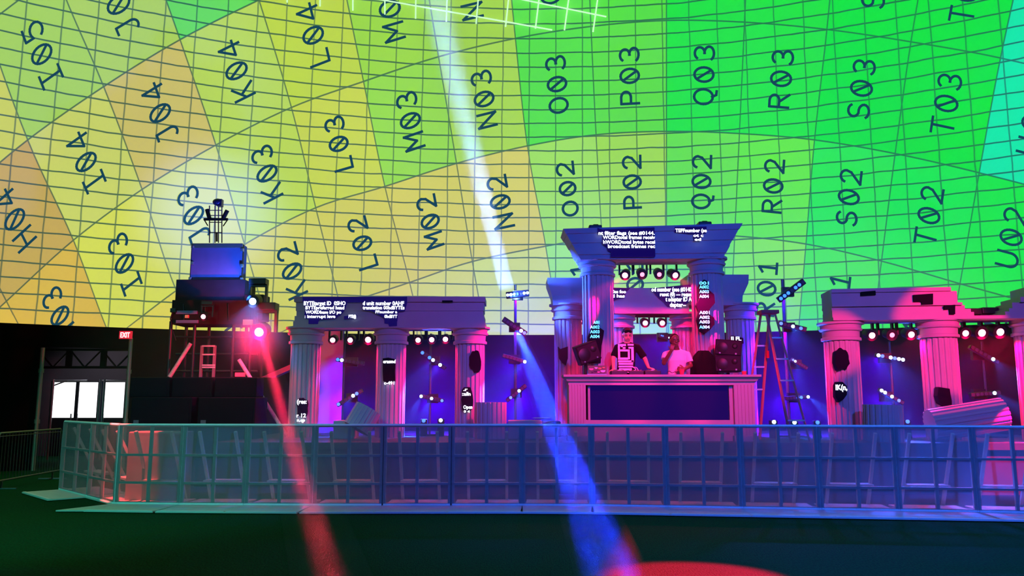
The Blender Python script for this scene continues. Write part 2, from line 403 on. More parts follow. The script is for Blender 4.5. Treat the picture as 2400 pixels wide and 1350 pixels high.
GL = {
 '0': [arc(.5, .5, .40, .5, 0, 360, 24), [(.28, .82), (.72, .18)]],
 '1': [[(.25, .8), (.55, 1), (.55, 0)], [(.2, 0), (.85, 0)]],
 '2': [arc(.46, .72, .34, .28, 165, 0)+[(.72, .5), (.1, 0), (.86, 0)]],
 '3': [arc(.44, .74, .33, .26, 150, -90), arc(.44, .25, .38, .25, 90, -150)],
 '4': [[(.66, 0), (.66, 1), (.08, .3), (.92, .3)]],
 '5': [[(.82, 1), (.2, 1), (.17, .58)]+arc(.45, .33, .38, .33, 110, -150)],
 'H': [[(.12, 0), (.12, 1)], [(.88, 0), (.88, 1)], [(.12, .52), (.88, .52)]],
 'I': [[(.15, 0), (.85, 0)], [(.15, 1), (.85, 1)], [(.5, 0), (.5, 1)]],
 'J': [[(.35, 1), (.72, 1), (.72, .3)]+arc(.42, .3, .30, .3, 0, -130)],
 'K': [[(.15, 0), (.15, 1)], [(.85, 1), (.15, .42)], [(.38, .62), (.88, 0)]],
 'L': [[(.18, 1), (.18, 0), (.85, 0)]],
 'M': [[(.08, 0), (.08, 1), (.5, .35), (.92, 1), (.92, 0)]],
 'N': [[(.12, 0), (.12, 1), (.88, 0), (.88, 1)]],
 'O': [arc(.5, .5, .42, .5, 0, 360, 24)],
 'P': [[(.15, 0), (.15, 1), (.5, 1)]+arc(.5, .73, .34, .27, 90, -90)+[(.15, .46)]],
 'Q': [arc(.5, .5, .42, .5, 0, 360, 24), [(.5, .05), (.62, -.18), (.85, -.2)]],
 'R': [[(.15, 0), (.15, 1), (.5, 1)]+arc(.5, .75, .32, .25, 90, -90)+[(.15, .5)], [(.45, .5), (.88, 0)]],
 'S': [arc(.48, .74, .34, .26, 30, 250, 12)+arc(.48, .25, .38, .25, 80, -150, 12)],
 'T': [[(.5, 0), (.5, 1)], [(.08, 1), (.92, 1)]],
 'U': [[(.12, 1), (.12, .38)]+arc(.5, .38, .38, .38, 180, 360)+[(.88, 1)]],
}
def ribbon(mb, pts, hw, r):              # pts are directions given in photo pixels; laid on the dome
    P = [Vector(p) for p in pts]
    for k, (a, b) in enumerate(zip(P[:-1], P[1:])):
        d = (b-a)
        if d.length < 1e-6: continue
        d.normalize(); n = Vector((-d.y, d.x))*hw; e = d*hw*.7
        q = [a-e-n, b+e-n, b+e+n, a-e+n]; vs = [sph(x.x, x.y, r-.0005*k) for x in q]
        mb.add(vs, [(0, 1, 2, 3)])
for ci, ch in enumerate(LET):
    if ch in 'GV': continue
    for row in range(1, 7):
        u0, v0 = ci+.5, row-1+.52
        cxy = grid(u0, v0)
        if cxy[1] > 830 or cxy[1] < -260 or cxy[0] < -200 or cxy[0] > 2600: continue
        if ch == 'H' and row == 2 or ch == 'I' and row == 2 or row == 1 and ch < 'O': continue
        mb = MB(); lab = ch+'0'+str(row)
        if row > 5: continue
        for k, c in enumerate(lab):
            if c not in GL: continue
            for st in GL[c]:
                pts = []
                for n_, (gx, gy) in enumerate(st):
                    vv = v0+(k-1.5+.1+.8*gx)*.198; uu = u0-(gy-.5)*.25
                    pts.append(grid(uu, vv))
                ribbon(mb, pts, 3.0, RD-.12)
        o = mb.build('projected_label', navy, dome)
mb = MB()
for a, b_ in (((830, -12), (1293, 70)), ((1190, -8), (1420, 39)), ((673, -40), (673, 5)), ((750, -40), (750, 14)), ((827, -40), (827, 24)), ((902, -40), (902, 33)), ((975, -40), (974, 43)),
              ((1049, -40), (1046, 50)), ((1124, -40), (1116, 55)), ((1196, -40), (1185, 62)), ((1268, -40), (1255, 66)), ((1338, -40), (1323, 70)), ((1406, -40), (1390, 74)), ((560, -60), (850, -8)), ((900, -70), (1200, -5))):
    n = 8; ribbon(mb, [(a[0]+(b_[0]-a[0])*k/n, a[1]+(b_[1]-a[1])*k/n) for k in range(n+1)], 1.7, RD-.13)
mb.build('projected_line', whitel, dome)
# ------------------------------------------------------------------ lit vestibule beyond the doorway
vest = mat('vestibule_wall', (92, 84, 92), .9, scale=1.5)
darkw = mat('dark_frame', (26, 22, 34), .5)
dayl = mat('daylight_glass', (255, 255, 255), .2, emit=(.95, .97, 1.0), es=1.8)
VY = 24.2
v = MB()
xa, xb = -15.2, -9.1
x1, x2, x3 = at(119, 900, VY).x, at(237, 900, VY).x, at(296, 900, VY).x
dt = at(200, 893, VY).z
v.box2((xa, VY, dt), (xb, VY+.15, 3.3)); v.box2((xa, VY, 0), (x1, VY+.15, dt)); v.box2((x3, VY, 0), (xb, VY+.15, dt))
v.box2((xa-.1, 20.6, 0), (xa, VY, 3.3)); v.box2((xb, 20.95, 0), (xb+.1, VY, 3.3)); v.prism([cyl(math.radians(-37+1.4*k), 3.3, RW+.14) for k in range(11)]+[(xb+.1, VY+.2, 3.3), (xa-.1, VY+.2, 3.3)], (0, 0, .1))
struct('wall_vestibule', v, vest)
pz0, pz1 = at(200, 979, VY).z, at(200, 896, VY).z
for n_, (pa, pb) in enumerate(((121, 181), (181, 233), (241, 296))):
    xl, xr = at(pa, 930, VY).x, at(pb, 930, VY).x
    f = MB(); t = .05; y0 = VY-.03; y1 = VY+.05
    f.box2((xl, y0, 0), (xl+t, y1, dt)); f.box2((xr-t, y0, 0), (xr, y1, dt)); f.box2((xl+t, y0, pz1), (xr-t, y1, dt)); f.box2((xl+t, y0, 0), (xr-t, y1, pz0))
    d = struct('door_%d' % (n_+1), f, darkw)
    q = MB(); q.box2((xl+t, VY, pz0), (xr-t, VY+.02, pz1)); q.build('door_glass', dayl, d)
    q = MB(); q.box2((xr-.12 if n_ == 0 else xl+.07, y0-.06, 1.0), (xr-.09 if n_ == 0 else xl+.10, y0-.02, 1.25)); q.build('door_handle', alu, d)
spot('vestibule_lamp', (-12.2, 22.2, 3.2), (-12.2, 24, 1.5), 60, (.9, .85, 1), 120, .6, .2)
# truss over the vestibule
tr = empty('lintel_truss', at(200, 860, 21.0), 'dark steel lattice truss spanning the doorway above the glass doors', 'truss')
ty = 21.0; xa2, xb2 = at(88, 840, ty).x, at(312, 840, ty).x
z0, z1 = at(200, 861, ty).z, at(200, 820, ty).z
m = MB(); m.tube((xa2, ty, z0), (xb2, ty, z0), .035); m.build('bottom_chord', black, tr)
m = MB(); m.tube((xa2, ty, z1), (xb2, ty, z1), .035); m.build('top_chord', black, tr)
for k in range(6):
    a = xa2+(xb2-xa2)*k/6; c = xa2+(xb2-xa2)*(k+1)/6
    m = MB(); m.tube((a, ty, z1 if k % 2 == 0 else z0), (c, ty, z0 if k % 2 == 0 else z1), .022); m.build('brace', black, tr)
for px in (162, 243):
    m = MB(); x = at(px, 840, ty).x; m.box2((x-.07, ty-.04, z0), (x+.07, ty+.04, z1)); m.build('upright', black, tr)
for px, yy, lb, y1_ in ((94, 19.2, 'greenish steel pipe standing at the left edge of the doorway', 815), (300, 19.8, 'greenish steel pipe standing under the exit sign beside the doorway', 792)):
    a = at(px, 900, yy); m = MB(); m.tube((a.x, yy, 0), (a.x, yy, at(px, y1_, yy).z), .045)
    for zz in (1.1, 2.3): m.tube((a.x, yy, zz), (a.x, yy, zz+.1), .06)
    tag(m.build('scaffold_pipe', mat('pipe_paint', (120, 150, 140), .5, .4)), lb, 'pole', 'pipes framing the doorway')
for px, lb in ((125, 'thin steel upright with a corner bracket left of the glass doors'), (240, 'paired bright steel uprights between the glass doors')):
    a = at(px, 900, 22.6); m = MB()
    for dx in ((0,) if px < 200 else (-.06, .06)): m.tube((a.x+dx, 22.6, 0), (a.x+dx, 22.6, at(px, 889, 22.6).z), .03)
    if px < 200: m.tube((a.x, 22.6, at(px, 904, 22.6).z), (a.x+.35, 22.6, at(px, 893, 22.6).z), .02)
    m.tube((a.x, 22.6, at(px, 892, 22.6).z), (a.x+(.95 if px < 200 else .7), 22.6, at(px, 892, 22.6).z), .022)
    tag(m.build('door_pipe_frame', alu), lb, 'frame')
# arched tunnel rim over the wall
def archband(px0, px1, pyb, pyt, th, Y, depth):
    a, b_ = at(px0, pyb, Y), at(px1, pyb, Y); top = at((px0+px1)/2, pyt, Y).z; zb = a.z-.35
    n = 24; out = []; inn = []
    for k in range(n+1):
        t = k/n; x = a.x+(b_.x-a.x)*t; h = math.sin(math.pi*t)**.75
        out.append(Vector((x, Y, zb+.3+(top-zb-.3)*h)))
        xi = (a.x+b_.x)/2+(x-(a.x+b_.x)/2)*.62; inn.append(Vector((xi, Y, zb+.3+(top-th-zb-.3)*h)))
    mb = MB()
    for k in range(n): mb.prism([inn[k], inn[k+1], out[k+1], out[k]], (0, depth, 0))
    return mb
tag(archband(88, 312, 762, 733, .17, 22.45, .6).build('tunnel_arch', mat('arch_brown', (98, 84, 92), .8)), 'dull brown arched tunnel rim rising just above the black wall', 'arch')
# exit sign
ez = at(295, 785, 19.6)
ex = empty('exit_sign', ez, 'small glowing red EXIT sign above the doorway corner', 'sign')
m = MB(); m.box((ez.x, 19.6, ez.z), (.30, .06, .19)); m.build('sign_box', mat('sign_red', (200, 20, 40), .5, emit=(1, .02, .06), es=.55), ex)
text('EXIT', (ez.x-.115, 19.56, ez.z-.065), .13, mat('exit_letters', (255, 240, 240), emit=(1, .75, .75), es=2), ex, width=.23, name='sign_letters')

# ------------------------------------------------------------------ stage
SZ = .90
SX0, SX1 = at(500, 1034, 14.55).x, 11.0
def fy(x): return 14.55-(x-SX0)*.018                      # the stage front leans nearer to the right
m = MB(); m.prism([(SX0, fy(SX0), SZ-.12), (SX1, fy(SX1), SZ-.12), (SX1, 20.0, SZ-.12), (SX0, 20.0, SZ-.12)], (0, 0, .12))
struct('floor_stage_deck', m, deckm)
m = MB(); m.prism([(SX0+.02, fy(SX0)+.05, 0), (SX1, fy(SX1)+.05, 0), (SX1, 19.9, 0), (SX0+.02, 19.9, 0)], (0, 0, SZ-.12))
struct('trim_stage_skirt', m, skirtm)

def column(parent, px, pyc0, pyc1, Y, r=.31, base=SZ, rz=0, label=None):
    """fluted shaft, banded capital; pyc0/pyc1 = rows of the capital's top and foot"""
    c = at(px, (pyc0+pyc1)/2, Y); zt, zc = at(px, pyc0, Y).z, at(px, pyc1, Y).z
    sh = MB(); sh.lathe([(r, base), (r, zc)], (c.x, Y, 0), n=160, flute=.022)
    s_ = sh.build('column', foam, parent, smooth=True)
    if label: s_['label'] = label
    h = zt-zc; k = MB()
    k.lathe([(r+.005, zc-.02), (r+.045, zc-.02), (r+.045, zc+.03), (r+.015, zc+.05), (r+.02, zc+h*.48), (r+.055, zc+h*.5), (r+.075, zc+h*.58), (r+.075, zc+h*.62), (r+.05, zc+h*.64), (r+.06, zc+h*.84), (r+.11, zc+h*.88), (r+.11, zt)], (c.x, Y, 0), n=48)
    k.build('capital', foam, s_, smooth=True)
    return s_, c.x
def plate_px(pts, Y, th=.02): 
    return MB().prism([at(x, y, Y) for x, y in pts], (0, th, 0))
def blob(px, py, w, h, n=18, seed=0, sq=.5):
    rnd = random.Random(seed); out = []
    for k in range(n):
        a = 2*math.pi*k/n; f = 1+rnd.uniform(-.13, .13)
        c, s = math.cos(a), math.sin(a); q = max(abs(c), abs(s))**sq
        out.append((px+w/2*c/q*f, py+h/2*s/q*f))
    return out
def words_px(parent, s, x0, x1, y0, y1, Y, m_=None, name='lettering'):
    a, b_ = at(x0, y1, Y), at(x1, y0, Y)
    return text(s, (a.x, Y, a.z), (b_.z-a.z)*.92, m_ or white_t, parent, width=b_.x-a.x, name=name)

# ---- left portico
PY = 16.6
pl = empty('portico', (at(912, 900, PY).x, PY, SZ), 'left grey foam portico with three columns and glowing text across its beam', 'portico', 'ruined temple scenery on the stage')
FY = PY-.42; BY = PY+.42
def ent(parent, x0, x1, ytop, ybot, FY, BY, steps=((0, .17, 0), (.17, .45, .05), (.45, .62, .07), (.62, .80, .03), (.80, 1.0, .0)), flare0=0, flare1=0):
    zt, zb = at((x0+x1)/2, ytop, FY).z, at((x0+x1)/2, ybot, FY).z
    xl, xr = at(x0, (ytop+ybot)/2, FY).x, at(x1, (ytop+ybot)/2, FY).x
    mb = MB()
    for a, b_, d in steps:
        za, zb2 = zt-(zt-zb)*a, zt-(zt-zb)*b_
        fa, fb = (1-a), (1-b_)
        mb.loft([(zb2, xl+flare0*(1-fb)+d*.6, xr-flare1*(1-fb)-d*.6, FY+d, BY-d), (za, xl+flare0*(1-fa)+d*.6, xr-flare1*(1-fa)-d*.6, FY+d, BY-d)])
    return mb.build('entablature', foam, parent)
e = ent(pl, 688, 1137, 695, 768, FY, BY)
for px, pt in ((718, 768), (918, 768), (1102, 768)):
    s_, cx = column(pl, px, pt, 805, PY, r=.305)
    if px == 718:
        for t_, yy, y2, xx, x2 in (('(res:', 935, 946, 696, 719), ('r 12', 968, 978, 695, 717), ('n.qp', 980, 988, 696, 715)): words_px(s_, t_, xx, x2, yy, y2, PY-.36)
        plate_px(blob(708, 956, 24, 46, seed=3), PY-.345, .10).build('broken_patch', hole, s_)
    if px == 918:
        plate_px([(897, 840), (910, 838), (927, 842), (926, 855), (925, 870), (926, 893), (912, 899), (898, 893), (897, 870)], PY-.345, .10).build('broken_patch', hole, s_)
        words_px(s_, 'erasmd', 898, 927, 842, 851, PY-.36); words_px(s_, 'c-491', 900, 924, 893, 901, PY-.36)
    if px == 1102:
        plate_px(blob(1114, 846, 26, 50, seed=5), PY-.345, .12).build('broken_patch', hole, s_)
        plate_px(blob(1095, 937, 26, 60, seed=6), PY-.345, .10).build('broken_patch', hole, s_)
        for t_, yy, y2, xx, x2 in (('.r', 908, 916, 1086, 1096), ('::alln', 918, 927, 1083, 1103), ('Open', 949, 958, 1086, 1107), ('0 4', 961, 967, 1087, 1101)): words_px(s_, t_, xx, x2, yy, y2, PY-.36)
ey = FY-.02
plate_px([(709, 696), (954, 695), (954, 706), (948, 728), (932, 729), (930, 764), (912, 765), (910, 759), (901, 758), (901, 746), (880, 733), (868, 728), (850, 726), (850, 708), (812, 708), (808, 722), (800, 733), (786, 746), (768, 748), (746, 749), (745, 759), (723, 759), (723, 748), (713, 745), (715, 722), (709, 705)], ey, .09).build('led_screen', ledbg, e)
plate_px([(806, 741), (835, 738), (835, 745), (806, 748)], ey, .10).build('led_screen', ledbg, e)
ty_ = ey-.012
for t_, x0, x1, y0, y1 in (('BYTEtarget ID  0SHO', 712, 810, 705, 715), ('BYTEpreferred head', 716, 807, 716, 725), ('WORDbase I/O po', 716, 800, 727, 735), (': interrupt leve', 714, 786, 737, 745), ('PTE@', 817, 835, 737, 745),
                           ('d unit number 0AHF', 850, 947, 705, 715), ('translation 00hdBYTEs', 850, 948, 716, 725), ('FFnumber a', 880, 931, 727, 734), ('0hdBYT', 901, 931, 737, 745)):
    words_px(e, t_, x0, x1, y0, y1, ty_)
# dark plate painting the shade of a small gap in the beam and the pale patch beside it
plate_px([(1036, 704), (1061, 704), (1061, 708), (1036, 708)], ey, .09).build('notch_shade_plate', hole, e)

# ---- centre: tall front arch
AY = 16.3
pc = empty('portico', (at(1530, 900, AY).x, AY, SZ), 'tall middle grey foam portico with flaring cornice above the performers', 'portico', 'ruined temple scenery on the stage')
AF, AB = AY-.48, AY+.42
zt0, zb0 = at(1320, 536, AF).z, at(1357, 607, AF).z
dx = .04
xl, xr, xlb, xrb = at(1320, 536, AF).x, at(1741, 523, AF).x, at(1359, 607, AF).x, at(1699, 603, AF).x
st_ = [(0, 0), (.16, .015), (.17, .045), (.46, .05), (.47, .075), (.62, .08), (.63, .05), (.84, .05), (.86, .08), (1, .08)]
secs = []
zt1 = at(1741, 523, AF).z; tilt = (zt1-zt0)/(xr-xl)
for a, d in reversed(st_): secs.append((zt0-(zt0-zb0)*a, xl+(xlb-xl)*a+d*.3, xr+(xrb-xr)*a-d*.3, AF+d, AB-d))
mb = MB().loft(secs); mb.v = [(x, y-(x-xl)*.10*0, z+(x-xl)*tilt*((z-zb0)/(zt0-zb0)*.7+.3)) for x, y, z in mb.v]
ea = mb.build('entablature', foam, pc)
for px, a, b_ in ((1400, 611, 647), (1655, 606, 643)):
    s_, cx = column(pc, px, a, b_, AY, r=.32)
    if px == 1400:
        plate_px([(1388, 765), (1396, 750), (1402, 765), (1416, 775), (1414, 790), (1410, 810), (1408, 850), (1380, 852), (1378, 790)], AY-.36, .12).build('broken_patch', hole, s_)
        for t_, yy in (('A001', 751), ('A002', 762), ('A003', 773), ('A004', 784)): words_px(s_, t_, 1383 if yy > 755 else 1391, 1405, yy, yy+8, AY-.375, cyan_t)
    else:
        plate_px([(1637, 672), (1650, 655), (1661, 660), (1662, 680), (1674, 690), (1676, 710), (1664, 724), (1662, 736), (1674, 745), (1675, 760), (1665, 772), (1652, 782), (1640, 775), (1634, 750), (1638, 730), (1632, 716), (1640, 700)], AY-.36, .12).build('broken_patch', hole, s_)
        for t_, yy in (('001', 659), ('A002', 668), ('A003', 679), ('A004', 690), ('A001', 728), ('A002', 739), ('A003', 750), ('A004', 762)): words_px(s_, t_, 1639, 1661+(2 if yy > 700 else 0), yy, yy+8, AY-.375, cyan_t)
ey = AF-.02
plate_px([(1401, 534), (1412, 538), (1534, 533), (1536, 601), (1433, 601), (1433, 590), (1425, 586), (1425, 580), (1413, 568), (1413, 548), (1401, 545)], ey, .12).build('led_screen', ledbg, ea)
plate_px([(1582, 532), (1656, 531), (1656, 545), (1648, 547), (1644, 562), (1628, 563), (1626, 548), (1582, 543)], ey, .12).build('led_screen', ledbg, ea)
for t_, x0, x1, y0, y1 in (('nt filter flags (see #0144.', 1403, 1534, 541, 550), ('WORDtotal frames receiv', 1413, 1535, 551, 560), ('hWORDtotal bytes recei', 1414, 1535, 562, 571), ('broadcast frames rec', 1425, 1535, 572, 581),
                           ('TEFFnumber (se', 1583, 1656, 535, 544), ('ot c', 1625, 1648, 547, 555), ('ed', 1628, 1643, 557, 564)):
    words_px(ea, t_, x0, x1, y0, y1, ey-.012)
for px, py, lb in ((1394, 529, 'black lamp base perched on the left of the tall cornice'), (1649, 523, 'black lamp base perched on the right of the tall cornice')):
    c = at(px, py, AY); c.z = zt0+(c.x-at(1320, 536, AF).x)*tilt+.05; m = MB(); m.box((c.x, AY, c.z+.02), (.27, .3, .13)); m.tube((c.x-.04, AY, c.z+.08), (c.x+.08, AY, c.z+.08), .05)
    tag(m.build('uplight', black, bevel=.02), lb, 'stage light')

# ---- centre: rear portico
RY = 17.3
pr = empty('portico', (at(1520, 900, RY).x, RY, SZ), 'lower rear grey foam portico seen behind and through the tall arch', 'portico', 'ruined temple scenery on the stage')
RF, RB = RY-.42, RY+.42
zt, zb = at(1330, 651, RF).z, at(1330, 714, RF).z; ztr = at(1755, 643, RF).z
xl, xr, xlb, xrb = at(1283, 652, RF).x, at(1755, 643, RF).x, at(1297, 714, RF).x, at(1742, 712, RF).x
xm0, xm1 = at(1440, 700, RF).x, at(1615, 700, RF).x
m = MB().loft([(zb, xlb, xm0, RF+.08, RB-.08), (zb+(zt-zb)*.35, xlb-.02, xm0, RF+.08, RB), (zb+(zt-zb)*.8, xl+.01, xm0, RF+.02, RB), (zt, xl, xm0, RF, RB)])
m.loft([(zb, xm1, xrb, RF+.08, RB-.08), (zb+(zt-zb)*.35, xm1, xrb+.02, RF+.08, RB), (zb+(zt-zb)*.8, xm1, xr-.01, RF+.02, RB), (zt+.07, xm1, xr, RF, RB)])
zm0, zm1 = at(1540, 735, RF).z, at(1540, 674, RF).z
m.box2((xm0, RF+.06, zm0), (xm1, RB-.06, zm1)); m.box2((xm0, RF+.02, zm0), (xm1, RB-.02, zm0+.14)); m.box2((xm0, RF, zm0), (xm1, RB, zm0+.05))
er = m.build('entablature', foam, pr)
for px, a, b_ in ((1331, 714, 748), (1450, 735, 768), (1608, 735, 768), (1733, 713, 748)):
    s_, cx = column(pr, px, a, b_, RY, r=.30)
    if px == 1331: plate_px([(1308, 812), (1313, 818), (1331, 812), (1331, 840), (1326, 856), (1318, 850), (1311, 840)], RY-.34, .12).build('broken_patch', hole, s_)
    if px == 1733:
        plate_px([(1716, 786), (1742, 792), (1743, 805), (1728, 808), (1714, 800)], RY-.34, .12).build('broken_patch', hole, s_)
        words_px(s_, 'II FL', 1714, 1737, 788, 798, RY-.36)
ey = RF-.005
plate_px([(1434, 674), (1478, 675), (1468, 684), (1464, 697), (1450, 700), (1434, 706)], ey, .1).build('led_screen', ledbg, er)
plate_px([(1525, 676), (1622, 666), (1622, 700), (1610, 712), (1590, 722), (1566, 719), (1556, 706), (1545, 698)], ey, .1).build('led_screen', ledbg, er)
for t_, x0, x1, y0, y1 in (('0ss foo', 1435, 1467, 679, 687), ('d has', 1434, 1464, 689, 697), ('od number (see #0140', 1527, 1621, 672, 683), ('reset (0) --- reque', 1547, 1621, 684, 694), ('t adapter ID A', 1560, 1621, 695, 706), ('dapter--', 1570, 1607, 708, 719)):
    words_px(er, t_, x0, x1, y0, y1, ey-.012)

# ---- right portico, turned towards the audience
QY = 15.8
XR0 = at(1937, 700, QY).x; ROT = -.13
def rt(p):                      # points of the right wing: swing about its left end
    dx = p[0]-XR0; return Vector((XR0+dx*math.cos(ROT)-(p[1]-QY)*math.sin(ROT), QY+dx*math.sin(ROT)+(p[1]-QY)*math.cos(ROT), p[2]))
def ratw(px, py, off=0):        # point of the turned front plane seen at (px, py)
    n = Vector((-math.sin(ROT), math.cos(ROT), 0)); p0 = rt((XR0, QY+off, 0)); r = ray(px, py); o = Vector((0, 0, EYE))
    return o+r*((p0-o).dot(n)/r.dot(n))
pw = empty('portico', rt((XR0+2, QY, SZ)), 'right grey foam portico with a stepped break in its beam', 'portico', 'ruined temple scenery on the stage')
zt, zb = ratw(1937, 684).z, ratw(1937, 756).z
L_ = 5.6; H_ = zt-zb
def wing(mb, a, b_, x0, x1, d):   # a slab of the beam: a..b_ fractions from the top, x0..x1 metres along
    for_box = [(XR0+x0, QY-.42+d), (XR0+x1, QY-.42+d), (XR0+x1, QY+.42-d), (XR0+x0, QY+.42-d)]
    lo = zt-H_*b_; hi = zt-H_*a
    mb.add([rt((x, y, lo)) for x, y in for_box]+[rt((x, y, hi)) for x, y in for_box], [(3, 2, 1, 0), (4, 5, 6, 7), (0, 1, 5, 4), (1, 2, 6, 5), (2, 3, 7, 6), (3, 0, 4, 7)])
def along(px, py=700): return (ratw(px, py, -.42)-rt((XR0, QY-.42, 0))).dot(Vector((math.cos(ROT), math.sin(ROT), 0)))
mb = MB()
wing(mb, 0, .12, 0, along(2231), .0); wing(mb, .12, .48, 0, along(2246), .04); wing(mb, .48, .56, 0, along(2256), .02); wing(mb, .56, .68, 0, along(2264), .08)
wing(mb, .68, .78, 0, along(2276), .05); wing(mb, .78, .9, 0, along(2283), .05); wing(mb, .9, 1.0, 0, L_, .0)
wing(mb, .50, .68, along(2376), L_, .08); wing(mb, .68, .78, along(2366), L_, .05); wing(mb, .78, .9, along(2356), L_, .05); wing(mb, .34, .50, along(2393), L_, .02); wing(mb, 0, .34, along(2420), L_, .0)
ew = mb.build('entablature', foam, pw)
for pts in ([(2018, 684), (2052, 681), (2053, 691), (2018, 693)], [(2141, 691), (2187, 688), (2187, 713), (2160, 714), (2160, 707), (2142, 707)], [(2214, 716), (2239, 714), (2239, 736), (2227, 736), (2226, 724), (2214, 725)]):
    n = Vector((-math.sin(ROT), math.cos(ROT), 0))
    MB().prism([ratw(x, y, -.43) for x, y in pts], n*.06).build('notch_shade_plate', mat('shadow_void', (8, 14, 20), .9), ew)  # dark plates paint the shade of notches onto the uncut beam
for px, a, b_ in ((1970, 757, 797), (2197, 750, 790), (2420, 745, 785)):
    off = ratw(px, 800, 0); Yc = off.y
    s_, cx = column(pw, px, a, b_, Yc, r=.33)
    if px == 1970:
        plate_px(blob(1974, 842, 33, 50, seed=8), Yc-.37, .14).build('broken_patch', hole, s_)
        plate_px([(1962, 895), (1975, 895), (1985, 905), (1985, 925), (1977, 936), (1966, 943), (1958, 930), (1958, 903)], Yc-.37, .12).build('broken_patch', hole, s_)
        words_px(s_, 'IK(n,', 1959, 1985, 900, 914, Yc-.385)
    if px == 2197: plate_px([(2200, 907), (2226, 911), (2228, 925), (2231, 940), (2231, 958), (2213, 952), (2203, 945), (2197, 928)], Yc-.37, .14).build('broken_patch', hole, s_)
# plain block masonry behind the break
# ---- fallen pieces
def fragment(name, p, q, r, label, flute=.02):
    p, q = Vector(p), Vector(q); R = (q-p).to_track_quat('Z', 'Y').to_matrix(); n = (q-p).length
    m = MB().lathe([(r-.03, 0), (r, .0), (r, n), (r-.03, n)], p, R, n=160, flute=flute)
    return tag(m.build(name, foam, smooth=True), label, 'column fragment', 'fallen column pieces on the stage')
fragment('column_fragment', at(835, 1008, 15.6)+Vector((0, 0, .02)), at(864, 958, 15.7), .27, 'tilted fluted column stump leaning between the left portico columns')
fragment('column_fragment', (at(1150, 960, 15.9).x, 15.9, SZ), (at(1150, 960, 15.9).x, 15.9, at(1150, 943, 15.6).z), .315, 'upright fluted column stump beside the left portico outer column')
fragment('column_fragment', (at(2067, 960, 14.85).x, 14.85, SZ), (at(2067, 960, 14.85).x+.02, 14.85, at(2067, 949, 14.55).z), .345, 'upright fluted column stump lit red beneath the right portico')
a = at(2180, 997, 14.86); b2 = at(2350, 970, 14.72)
fragment('column_fragment', a, b2, .30, 'long fluted column lying tilted at the right end of the stage', .025)
for px, wpx, lb in ((812, 48, 'flat pale slab lying behind the tilted stump'), (1230, 78, 'flat pale slab lying left of the performers table')):
    c = at(px, 985, 16.0); m = MB().box((c.x, 16.0, (SZ+c.z)/2), (wpx/F*16, .5, c.z-SZ)); tag(m.build('stone_slab', foam, bevel=.015), lb, 'slab', 'flat slabs on the stage')
# ------------------------------------------------------------------ performers table
TY = 14.85
tb = empty('dj_table', (at(1552, 950, TY).x, TY+.4, SZ), 'foam covered performers table with cornice and a dark front panel, glowing pink', 'table')
X = lambda px, Y=TY: at(px, 940, Y).x
Zt, Zc, Zp0, Zp1 = at(1552, 878, TY).z, at(1552, 896, TY).z, at(1552, 902, TY).z, at(1552, 985, TY).z
m = MB().loft([(Zc-.05, X(1333), X(1774), TY+.06, TY+.5), (Zc, X(1333), X(1774), TY+.06, TY+.5), (Zc+.02, X(1330), X(1777), TY+.02, TY+.5), (Zt-.08, X(1327), X(1780), TY, TY+.5), (Zt-.04, X(1321), X(1785), TY-.06, TY+.52), (Zt, X(1321), X(1785), TY-.06, TY+.52)])
m.build('cornice', foam, tb)
for a, b_ in ((1334, 1374), (1723, 1772)):
    q = MB(); xa_, xb_ = X(a), X(b_); n = 6
    for k in range(n):
        w_ = (xb_-xa_)/n; q.box2((xa_+w_*k+.006, TY+.06, SZ+.1), (xa_+w_*(k+1)-.006, TY+.5, Zc-.05))
    q.box2((xa_, TY+.072, SZ+.1), (xb_, TY+.5, Zc-.05)); q.box2((xa_-.03, TY+.02, SZ), (xb_+.03, TY+.5, SZ+.1))
    q.build('pilaster', foam, tb)
q = MB(); q.box2((X(1374), TY+.14, Zp0), (X(1723), TY+.5, Zc-.04)); q.box2((X(1374), TY+.14, SZ), (X(1723), TY+.5, Zp1)); q.box2((X(1380), TY+.14, Zp1), (X(1385), TY+.3, Zp0)); q.box2((X(1714), TY+.14, Zp1), (X(1723), TY+.3, Zp0))
q.build('front_frame', foam, tb)
q = MB(); q.box2((X(1384), TY+.2, Zp1), (X(1715), TY+.24, Zp0)); q.build('front_screen', ledbg, tb)
m = MB(); m.box2((X(1392), TY+.55, SZ), (X(1700), 15.93, SZ+.3)); tag(m.build('stage_riser', black), 'low black riser behind the table on which the performers stand', 'platform')
